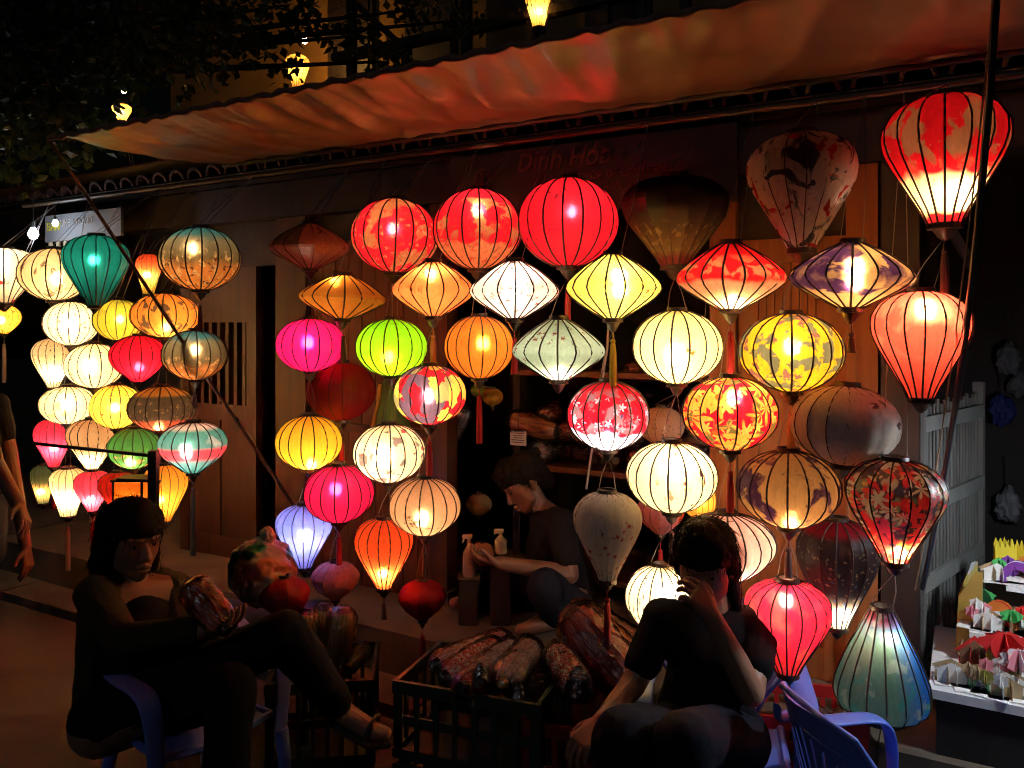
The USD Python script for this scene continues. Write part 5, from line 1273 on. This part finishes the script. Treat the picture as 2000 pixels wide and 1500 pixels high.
def armchair(label, loc, yaw, seat=.40, arm=.62, back=.8, k_=1.0, group=None):
    """A moulded plastic armchair: curved back with a fan of slots, arms that sweep from the back into the front legs."""
    th = thing('plastic_armchair', label, 'chair', loc, group)
    cf, sf = math.cos(yaw), math.sin(yaw)

    def T(v):
        v = np.asarray(v, float) * (k_, k_, 1)
        return np.stack([v[..., 0] * cf - v[..., 1] * sf, v[..., 0] * sf + v[..., 1] * cf, v[..., 2]], -1) + np.asarray(loc)

    # back: a bent plate (x forward, y across), height h over the seat, with slots
    hb = back - seat + .04
    outer = Polygon([(-.085, 0), (.085, 0), (.15, hb * .3), (.225, hb * .55), (.225, hb * .75), (.19, hb * .92), (.11, hb), (-.11, hb), (-.19, hb * .92), (-.225, hb * .75), (-.225, hb * .55), (-.15, hb * .3)]).buffer(.02).buffer(-.012)
    for k in range(-3, 4):
        outer = outer.difference(LineString([(k * .022, hb * .12), (k * .044, hb * .82 - abs(k) * .016)]).buffer(.0062))
    pl_ = trimesh.creation.extrude_polygon(outer, .008, engine='earcut')
    pl_ = pl_.subdivide_to_size(.03)
    v = pl_.vertices
    x = -.20 - .06 * (v[:, 1] / hb) - .045 * (v[:, 1] / hb) ** 2 + 1.9 * v[:, 0] ** 2 * (.6 + .4 * v[:, 1] / hb) - (v[:, 2] - .004)
    bk = trimesh.Trimesh(T(np.stack([x, v[:, 0], seat - .02 + v[:, 1]], 1)), pl_.faces, process=False)
    obj('backrest', bk, blue_m, th, smooth=40)
    # thick rolled rim round the back
    rim = np.array(Polygon(outer.exterior).exterior.coords)[::3]
    rx = -.20 - .06 * (rim[:, 1] / hb) - .045 * (rim[:, 1] / hb) ** 2 + 1.9 * rim[:, 0] ** 2 * (.6 + .4 * rim[:, 1] / hb)
    obj('back_rim', tube(T(np.stack([rx, rim[:, 0], seat - .02 + rim[:, 1]], 1)), .009, 8, cap=False), blue_m, th, smooth=True)
    # seat: a shallow dish
    a, b = np.meshgrid(np.linspace(-.2, .22, 12), np.linspace(-.21, .21, 12), indexing='ij')
    z = seat - .02 + .02 * (np.abs(b) / .21) ** 2 - .012 * np.cos((a - .0) * 6)
    wdt = b * (1 + .12 * (a + .2))
    top_ = np.stack([a, wdt, z], -1).reshape(-1, 3)
    idx = np.arange(144).reshape(12, 12)
    q = np.stack([idx[:-1, :-1], idx[1:, :-1], idx[1:, 1:], idx[:-1, 1:]], -1).reshape(-1, 4)
    low = top_ - (0, 0, .01)
    obj('seat', join((T(top_), q), (T(low), q[:, ::-1]), tube(T(np.array([top_[i] for i in list(idx[0, :]) + list(idx[1:, -1]) + list(idx[-1, -2::-1]) + list(idx[-2:0:-1, 0]) + [idx[0, 0]]])), .012, 6, cap=False)), blue_m, th, smooth=40)
    for sg in (-1, 1):
        path = np.array([(-.25, sg * .20, back - .06), (-.215, sg * .235, back - .11), (-.15, sg * .262, arm + .035), (-.06, sg * .272, arm + .008), (.08, sg * .275, arm), (.18, sg * .272, arm - .004), (.235, sg * .268, arm - .03), (.252, sg * .262, arm - .09), (.25, sg * .255, seat + .02), (.25, sg * .25, seat - .06)])
        t_ = np.linspace(0, 1, len(path))
        tt = np.linspace(0, 1, 40)
        from scipy.interpolate import CubicSpline
        pp = CubicSpline(t_, path)(tt)
        # flat section: wide across, thin in height
        tan = np.gradient(pp, axis=0)
        tan /= np.linalg.norm(tan, axis=1, keepdims=True)
        side = np.tile([0, 1.0, 0], (len(pp), 1))
        up = np.cross(tan, side)
        up /= np.linalg.norm(up, axis=1, keepdims=True)
        ang_ = np.linspace(0, 2 * np.pi, 12, endpoint=False)
        wd = np.interp(tt, [0, .15, .4, .7, 1], [.022, .03, .042, .04, .028])
        rings = pp[:, None] + wd[:, None, None] * np.cos(ang_)[None, :, None] * side[:, None] + .0085 * np.sin(ang_)[None, :, None] * up[:, None]
        n = 12
        f = [[i * n + j, i * n + (j + 1) % n, (i + 1) * n + (j + 1) % n, (i + 1) * n + j] for i in range(len(pp) - 1) for j in range(n)]
        obj('arm', (T(rings.reshape(-1, 3)), np.array(f)), blue_m, th, smooth=True)
        obj('leg', tube(T(np.array([(.25, sg * .25, seat - .055), (.262, sg * .258, seat * .5), (.275, sg * .266, .0)])), [.024, .022, .02], 8), blue_m, th, smooth=True)
        obj('leg', tube(T(np.array([(-.2, sg * .19, seat - .01), (-.235, sg * .205, seat * .5), (-.27, sg * .22, .0)])), [.026, .022, .02], 8), blue_m, th, smooth=True)
    return th


GC = None
armchair('empty blue plastic armchair in the bottom right corner', (.945, 2.06, 0), math.radians(12), .27, .43, .58, .78)
armchair('blue plastic armchair under the woman with her hand raised', (.645, 2.45, 0), math.radians(-105), .28, .46, .61, .85)
armchair('blue plastic armchair under the woman at the left with crossed legs', (-1.04, 2.57, 0), math.radians(-40), .30, .50, .60, .82)

# red basket at the bottom right, on a stool
rb = A(1585, 1398, 2.55)
th = crate('red plastic basket with small packets, behind the empty blue armchair', (rb[0], 2.66, rb[2] - .2), .36, .26, .2, redplastic_m, -.2, 9, 'plastic_basket', 'basket')
ck = thing('stool', 'dark stool under the red basket', 'stool', (rb[0], 2.66, 0))
obj('seat', bevel_box(.34, .26, .03, .006).translate((rb[0], 2.66, rb[2] - .217)), wood2_m, ck)
for dx in (-.13, .13):
    for dy in (-.09, .09):
        obj('leg', frame_box((rb[0] + dx, 2.66 + dy, (rb[2] - .233) / 2), XA, YA, ZV, .03, .03, rb[2] - .233), wood2_m, ck)
for k, (px, py, m, lab) in enumerate(((1525, 1425, SILKS[3], 'yellow packet in the red basket'), (1560, 1410, PRINTS[0], 'red and white packet in the red basket'), (1600, 1408, SILKS[5], 'white packet in the red basket'), (1640, 1412, PRINTS[2], 'grey packet in the red basket'), (1585, 1440, SILKS[0], 'orange packet low in the red basket'))):
    c = A(px, py, 2.62)
    wrapped(lab, c + (-.03, .0, -.02), c + (.03, .03, .015), .026, m, None, True, False, 'packet')
    stage.GetPrimAtPath(f'/World/packet' + (f'_{k:03d}' if k else '')).SetCustomDataByKey('category', 'packet')

# --- goods on the shelves inside, bottles by the man
sh = thing('shelf', 'wooden shelf crowded with wrapped lanterns inside the shop', 'shelf', at_t(1000, 890, 1.4))
zs = at_t(1000, 893, 1.05)[2]
sL, sR = -.52, .78
for k, z in enumerate((zs, zs + .46, zs - .5)):
    obj('board', fbox(sL, sR, 0.9, 1.45, z - .025, z), wood3_m, sh)
for s in (sL - .02, sR + .02):
    obj('upright', fbox(s - .02, s + .02, 1.0, 1.45, ZF, zs + .9), wood2_m, sh)
g = np.random.default_rng(11)
k = 0
GS = 'wrapped lanterns heaped on the inner shelf'
LAB = 'printed wrapped lantern heaped on the shelf inside the shop'
for row, (z, n) in enumerate(((zs + .05, 11), (zs + .14, 9), (zs + .22, 6), (zs + .47, 8))):
    for i in range(n):
        s = sL + .08 + (sR - sL - .2) * (i + .5) / n
        a = F(s, .93 + g.uniform(-.02, .1), z + g.uniform(-.01, .02))
        b = a + .2 * U * g.uniform(-.6, .6) + W * .2 * g.uniform(.6, 1) + ZV * g.uniform(-.02, .06)
        rr_, pi_ = g.uniform(.042, .055), int(g.integers(0, 5))
        ordn = ('first', 'second', 'third', 'fourth', 'fifth', 'sixth', 'seventh', 'eighth', 'ninth', 'tenth', 'eleventh')[i]
        tier = ('bottom', 'second', 'third', 'topmost')[row]
        wrapped(f"{('red and cream', 'pale red', 'grey', 'orange', 'dark red')[pi_]} wrapped lantern, {ordn} from left in the {tier} row of the shelf", a, b, rr_, PRINTS[pi_], GS, True, bool(g.random() < .4))
for px0, py0, px1, py1, r, m, lab in ((1000, 822, 1085, 842, .055, SILKS[0], 'long orange wrapped lantern on the inner shelf'), (905, 800, 880, 850, .05, PRINTS[1], 'pale wrapped lantern standing at the left end of the shelf')):
    wrapped(lab, at_t(px0, py0, .9), at_t(px1, py1, .94), r, m)
for px, py, hw, col, lab in ((935, 762, 17, (.2, .3, .05), 'small unlit green lantern above the inner shelf'), (962, 775, 21, (.5, .32, .03), 'small unlit yellow lantern above the inner shelf'), (935, 985, 26, (.5, .28, .12), 'small unlit tan lantern on the floor behind the man'), (880, 1095, 24, (.4, .16, .08), 'small unlit orange lantern on the floor by the bottles')):
    lantern(px, py - hw * .8, py + hw * .8, hw, 'round', lab, col, [], dt=.88 if py < 900 else .95, cord=py < 900, group='small unlit lanterns inside the shop', ribs=10)
lantern(942, 1060, 1104, 24, 'garlic', 'small peach lantern in the hands of the working man', (.66, .34, .2), [dict(kind='spots', scale=4, thr=.2, col=(.4, .05, .03))], dt=st(at_y(942, 1082, 3.52))[1], cord=False, group='lantern being repaired', ribs=10, through=.3)
tg = thing('price_tag', 'white paper tag with small writing on the inner shelf', 'tag', at_t(1012, 858, .86))
c = at_t(1012, 855, .86)
obj('paper', frame_box(c, U, W, ZV, .09, .002, .075), white_m, tg)
for q in range(5):
    obj('writing', frame_box(c - W * .003 + ZV * (.022 - q * .011), U, W, ZV, .07 - .012 * (q % 3), .001, .003), black_m, tg)
obj('string', tube([c + ZV * .037, c + ZV * .12], .002, 4), wire_m, tg)
for px, py0, py1, col, lab in ((916, 1042, 1125, (.5, .42, .36), 'pale spray bottle standing beside the man'), (978, 1034, 1080, (.6, .6, .62), 'small clear spray bottle near the hands of the man')):
    y = 3.55
    b, t = A(px, py1, y), A(px, py0, y)
    h = t[2] - b[2]
    th = thing('spray_bottle', lab, 'bottle', b)
    obj('bottle', lathe([(.008, h * .74), (.012, h * .7), (.027, h * .55), (.029, h * .05), (.026, 0), (.001, 0)], 16, b), pm('bottle_%d' % px, col, .3), th, smooth=40)
    obj('trigger_head', join(bevel_box(.045, .018, .02, .004).translate(tuple(b + (-.008, 0, h * .93))), tube([b + (0, 0, h * .72), b + (0, 0, h * .95)], .009, 8), tube([b + (-.02, 0, h * .9), b + (-.03, 0, h * .78)], .004, 5)), white_m, th, smooth=40)
for bpx, bpy, lab in ((916, 1125, 'wooden block under the pale spray bottle'), (978, 1080, 'wooden block under the clear spray bottle')):
    b = A(bpx, bpy, 3.55)
    th = thing('work_block', lab, 'block', (b[0], b[1], ZF))
    obj('block', bevel_box(.09, .09, b[2] - ZF - .003, .006).translate((b[0], b[1], (b[2] + ZF) / 2)), wood2_m, th)
    obj('cloth', frame_box((b[0], b[1], b[2] - .0012), XA, YA, ZV, .1, .1, .002), olive_cloth, th)
# the long green folded lantern hanging on the plank wall
c0 = at_t(766, 725, .45)
th = thing('folded_lantern', 'long green folded lantern with a yellow edge hanging behind the lime one', 'lantern', c0)
c1 = at_t(766, 850, .45)
hgt = c0[2] - c1[2]
obj('folds', lathe([(.02, hgt), (.05, hgt * .8), (.06, hgt * .5), (.085, hgt * .15), (.11, 0.0)], 12, c1), pm('green_folds', (.06, .16, .03), .6, .5, 30, stretch=(1, 1, .1)), th)
obj('edge', tube([c1 + (-.112, -.02, 0), c1 + (-.088, -.02, hgt * .15), c1 + (-.064, -.02, hgt * .5), c1 + (-.054, -.02, hgt * .8)], .009, 6), yellow_f, th, smooth=True)
obj('string', tube([c1 + ZV * hgt, c1 + ZV * (hgt + .5)], .002, 4), cord_m, th)

# --- the stall of pop-up cards at the right
ct = thing('card_table', 'white topped table with a raised step full of pop-up cards at the right edge', 'table', (1.45, 2.4, 0))
f0, f1 = st(at_z(1814, 1345, .44)), st(at_z(2000, 1378, .44))
tt0 = f0[1]
ss0 = f0[0]
obj('top', fbox(ss0, ss0 + 1.3, tt0, tt0 + .6, .412, .44), white_m, ct)
obj('step', fbox(ss0 + .11, ss0 + 1.3, tt0 + .24, tt0 + .6, .538, .555), white_m, ct)
obj('step_front', fbox(ss0 + .12, ss0 + 1.3, tt0 + .26, tt0 + .27, .441, .537), white_m, ct)
obj('upper_step', fbox(ss0 + .22, ss0 + 1.3, tt0 + .42, tt0 + .6, .655, .672), white_m, ct)
obj('skirt', fbox(ss0 + .02, ss0 + 1.28, tt0 + .012, tt0 + .02, .03, .411), black_m, ct)
for a in (.05, 1.2):
    for b in (.05, .52):
        obj('leg', fbox(ss0 + a, ss0 + a + .04, tt0 + b, tt0 + b + .04, 0, .411), wood2_m, ct)
CARD = {n: pm('card_' + n, c, .6) for n, c in (('red', (.6, .02, .02)), ('yellow', (.7, .55, .03)), ('green', (.06, .4, .1)), ('purple', (.18, .04, .32)), ('orange', (.7, .2, .03)), ('brown', (.2, .1, .05)), ('white', (.75, .74, .72)), ('pink', (.7, .25, .3)), ('tan', (.42, .3, .16)), ('darkgreen', (.04, .14, .07)), ('olive', (.3, .27, .05)))}


def popup(label, s, t, z, kind, h, c1, c2, seed):
    """A small paper sculpture on an opened card: base, stem or body and crossing cut-out sheets."""
    g = np.random.default_rng(seed)
    p = F(s, t, z + .002)
    th = thing('popup_card', label, 'pop-up card', p)
    a = g.uniform(-.3, .3)
    e1 = math.cos(a) * U + math.sin(a) * W
    e2 = np.cross(ZV, e1)
    obj('base', frame_box(p + (0, 0, .002), e1, e2, ZV, .1, .075, .003), CARD['white'], th)
    p = p + (0, 0, .004)

    def sheet(pts, ang, mat, nm, off=0.0, y0=0.0):
        d = math.cos(ang) * e1 + math.sin(ang) * e2
        nrm = np.cross(d, ZV)
        m = trimesh.creation.extrude_polygon(Polygon(pts).buffer(0), .0012, engine='earcut')
        v = m.vertices
        obj(nm, (p + v[:, :1] * d + (v[:, 1:2] + y0) * ZV + (v[:, 2:] - .0006 + off) * nrm, m.faces), mat, th)

    if kind == 'tree':
        obj('trunk', tube([p, p + ZV * h * .5, p + ZV * h * .8 + e1 * .004], [.007, .005, .003], 6), CARD['brown'], th)
        for k in range(4):
            n = 16
            r = h * .38
            pts = [(r * (1 + .25 * g.normal() * .6 + .12 * (i % 2)) * math.cos(2 * math.pi * i / n), r * .62 * (1 + .12 * (i % 2)) * math.sin(2 * math.pi * i / n)) for i in range(n)]
            sheet(pts, k * math.pi / 4, c1 if k % 2 else c2, 'foliage', 0, h * .72)
    elif kind == 'flower':
        for k in range(5):
            q = e1 * g.uniform(-.03, .03) + e2 * g.uniform(-.02, .02)
            hh = h * g.uniform(.6, 1)
            obj('stem', tube([p + q * .4, p + q + ZV * hh], .0016, 4), CARD['green'], th)
            for ang in (0, 1.57):
                pts = [(.018 * (1 + .3 * (i % 2)) * math.cos(2 * math.pi * i / 12), .018 * (1 + .3 * (i % 2)) * math.sin(2 * math.pi * i / 12)) for i in range(12)]
                d = math.cos(ang) * e1 + math.sin(ang) * e2
                m = trimesh.creation.extrude_polygon(Polygon(pts), .0012, engine='earcut')
                v = m.vertices
                obj('bloom', (p + q + ZV * hh + v[:, :1] * d + v[:, 1:2] * ZV + v[:, 2:] * np.cross(d, ZV), m.faces), c1 if k % 2 else c2, th)
    elif kind == 'crown':
        for k in range(3):
            pts = [(-.055, 0)] + [(-.055 + .11 * i / 14, h * (1 if i % 2 else .72) * g.uniform(.85, 1)) for i in range(15)] + [(.055, 0)]
            sheet(pts, (k - 1) * .5, c1, 'spray', (k - 1) * .008, .03)
        obj('pot', lathe([(.04, .035), (.045, .03), (.036, 0), (.001, 0)], 12, p), c2, th, smooth=40)
    elif kind == 'arch':
        pts = [(.055 * math.cos(x), h * math.sin(x)) for x in np.linspace(0, math.pi, 14)] + [(.032 * math.cos(x), h * .62 * math.sin(x)) for x in np.linspace(math.pi, 0, 14)]
        for k in range(3):
            sheet(pts, 0, c1 if k != 1 else c2, 'arch', -.012 + .012 * k)
        obj('bridge', frame_box(p + ZV * .012, e1, e2, ZV, .07, .03, .012), c2, th)
    elif kind == 'house':
        for k in range(4):
            w = .045 - .004 * k
            pts = [(-w, 0), (w, 0), (w, h * .55), (w * 1.25, h * .55), (0, h * (1 - .06 * k)), (-w * 1.25, h * .55), (-w, h * .55)]
            sheet(pts, 0 if k < 2 else 1.57, c1 if k % 2 else c2, 'front', -.012 + .024 * (k % 2))
    elif kind == 'figure':
        pts = [(-.012, 0), (-.006, h * .4), (-.03, h * .55), (-.028, h * .62), (-.006, h * .66), (-.012, h * .8), (0, h), (.012, h * .8), (.006, h * .66), (.028, h * .62), (.03, h * .55), (.006, h * .4), (.012, 0)]
        for k in range(2):
            sheet(pts, k * 1.2 - .3, c1 if k else c2, 'figure')


C_ = CARD
cards = [('yellow', 'crown', 1975, 1108, .58, .671, .085, 'yellow', 'brown', 'yellow pop-up card like a feathery crown, topmost on the card stall'),
         ('purple', 'flower', 1968, 1160, .48, .671, .06, 'purple', 'green', 'pop-up card with purple flowers on the upper step'),
         ('orange', 'flower', 2010, 1150, .5, .671, .07, 'orange', 'pink', 'pop-up card with orange and pink flowers at the right edge'),
         ('palm', 'tree', 1918, 1190, .4, .554, .09, 'darkgreen', 'green', 'pop-up card of a dark green tree at the left of the step'),
         ('arch', 'arch', 1952, 1190, .34, .554, .075, 'orange', 'red', 'pop-up card of an orange and red arch on the step'),
         ('green', 'tree', 1975, 1210, .28, .554, .07, 'green', 'green', 'pop-up card of a bright green tree in front of the orange arch'),
         ('red2', 'flower', 2005, 1200, .3, .554, .07, 'red', 'pink', 'pop-up card with red flowers on the step at the right edge'),
         ('redtree', 'tree', 1962, 1330, .14, .439, .15, 'red', 'red', 'pop-up card of a big red tree on a brown trunk'),
         ('yfig', 'figure', 1932, 1325, .12, .439, .1, 'yellow', 'olive', 'yellow pop-up figure standing on the table'),
         ('house', 'house', 1904, 1290, .17, .439, .11, 'brown', 'red', 'brown and red pop-up house on the table'),
         ('white', 'house', 1838, 1325, .08, .439, .06, 'white', 'tan', 'small white pop-up house at the left end of the table'),
         ('white2', 'flower', 1895, 1335, .06, .439, .05, 'white', 'tan', 'pop-up card with small white flowers near the table edge'),
         ('pink', 'tree', 1990, 1320, .1, .439, .12, 'pink', 'white', 'pop-up card of a pink and white tree at the right edge'),
         ('tan', 'house', 1965, 1345, .05, .439, .06, 'tan', 'white', 'tan and white pop-up house at the front of the table'),
         ('tan2', 'flower', 1935, 1345, .04, .439, .045, 'white', 'olive', 'pop-up card with tiny pale flowers at the front of the table')]
more = [('white', 'white', 'tan', 'house'), ('brown', 'tan', 'brown', 'figure'), ('pink', 'pink', 'white', 'flower'), ('red', 'red', 'white', 'flower'), ('tan', 'tan', 'brown', 'tree'), ('purple', 'purple', 'white', 'arch')]
spots = ((1858, .11, .439, .045, 0), (1880, .2, .439, .08, 1), (1912, .09, .439, .05, 0), (1925, .19, .439, .09, 4), (1948, .1, .439, .055, 2), (1978, .08, .439, .05, 0), (1985, .2, .439, .1, 3), (1905, .3, .554, .06, 2), (1930, .29, .554, .05, 0), (1990, .33, .554, .06, 4), (1945, .47, .671, .05, 0), (1990, .46, .671, .06, 5))
where = ('by the left end of the table', 'behind the small white house', 'at the front of the table, left of the middle', 'behind the yellow figure', 'in front of the red tree', 'at the front right edge', 'behind the red tree', 'at the left end of the step', 'in front of the dark green tree', 'at the right of the step', 'at the left of the upper step', 'at the right of the upper step')
for (px, dt_, z, h, q), w in zip(spots, where):
    n_, a, b, kind = more[q]
    s = st(at_t(px, 1300, tt0 + dt_))[0]
    popup(f'small {n_} pop-up {kind} card {w}', max(s, ss0 + .05), tt0 + dt_, z, kind, h * 1.25, C_[a], C_[b], 80 + px)
for i, (_, kind, px, py, dt_, z, h, a, b, lab) in enumerate(cards):
    s = st(at_t(px, py, tt0 + dt_))[0]
    popup(lab, max(s, ss0 + .06), tt0 + dt_, z, kind, h * 1.1, C_[a], C_[b], 30 + i)
# tall folded screen card leaning at the left end
p0 = F(ss0 + .07, tt0 + .36, .442)
th = thing('folding_card', 'tall folded card painted yellow and grey standing at the left end of the card table', 'card', p0)
fm = cloth_print('painted_card', (.38, .28, .05), (.4, .3, .07), (.35, .35, .38), 9)
for d, w in ((unit(U * .5 + W * .85), .1), (unit(U * .9 - W * .4), .07)):
    nrm = np.cross(d, ZV)
    m = trimesh.creation.extrude_polygon(Polygon([(0, 0), (w * .7, .0), (w * 1.2, .14), (w * 1.25, .29), (w * .95, .29), (w * .55, .24), (w * .15, .19)]), .004, engine='earcut')
    v = m.vertices
    obj('leaf', (p0 + v[:, :1] * d + v[:, 1:2] * ZV + v[:, 2:] * nrm, m.faces), fm, th)
# the white lamp of the card stall hangs over it
lc = np.array([1.64, 2.12, 1.2])
th = thing('stall_lamp', 'white bulb on a wire over the card stall', 'lamp', lc)
obj('bulb', lathe([(.001, -.03), (.02, -.024), (.032, 0), (.028, .018), (.014, .04), (.01, .05)], 16, lc), emit('stall_bulb', (.84, .93, 1.0), 640.0), th, smooth=True)
obj('shade', lathe([(.016, .085), (.022, .08), (.1, .012), (.102, .008), (.02, .075), (.015, .08)], 24, lc), metal_m, th, smooth=40)
obj('socket', tube([lc + (0, 0, .045), lc + (0, 0, .1)], .014, 10), metal_m, th, smooth=40)
obj('wire', tube([lc + (0, 0, .1), lc + (0, 0, .9)], .003, 5), wire_m, th)
hang_cords()
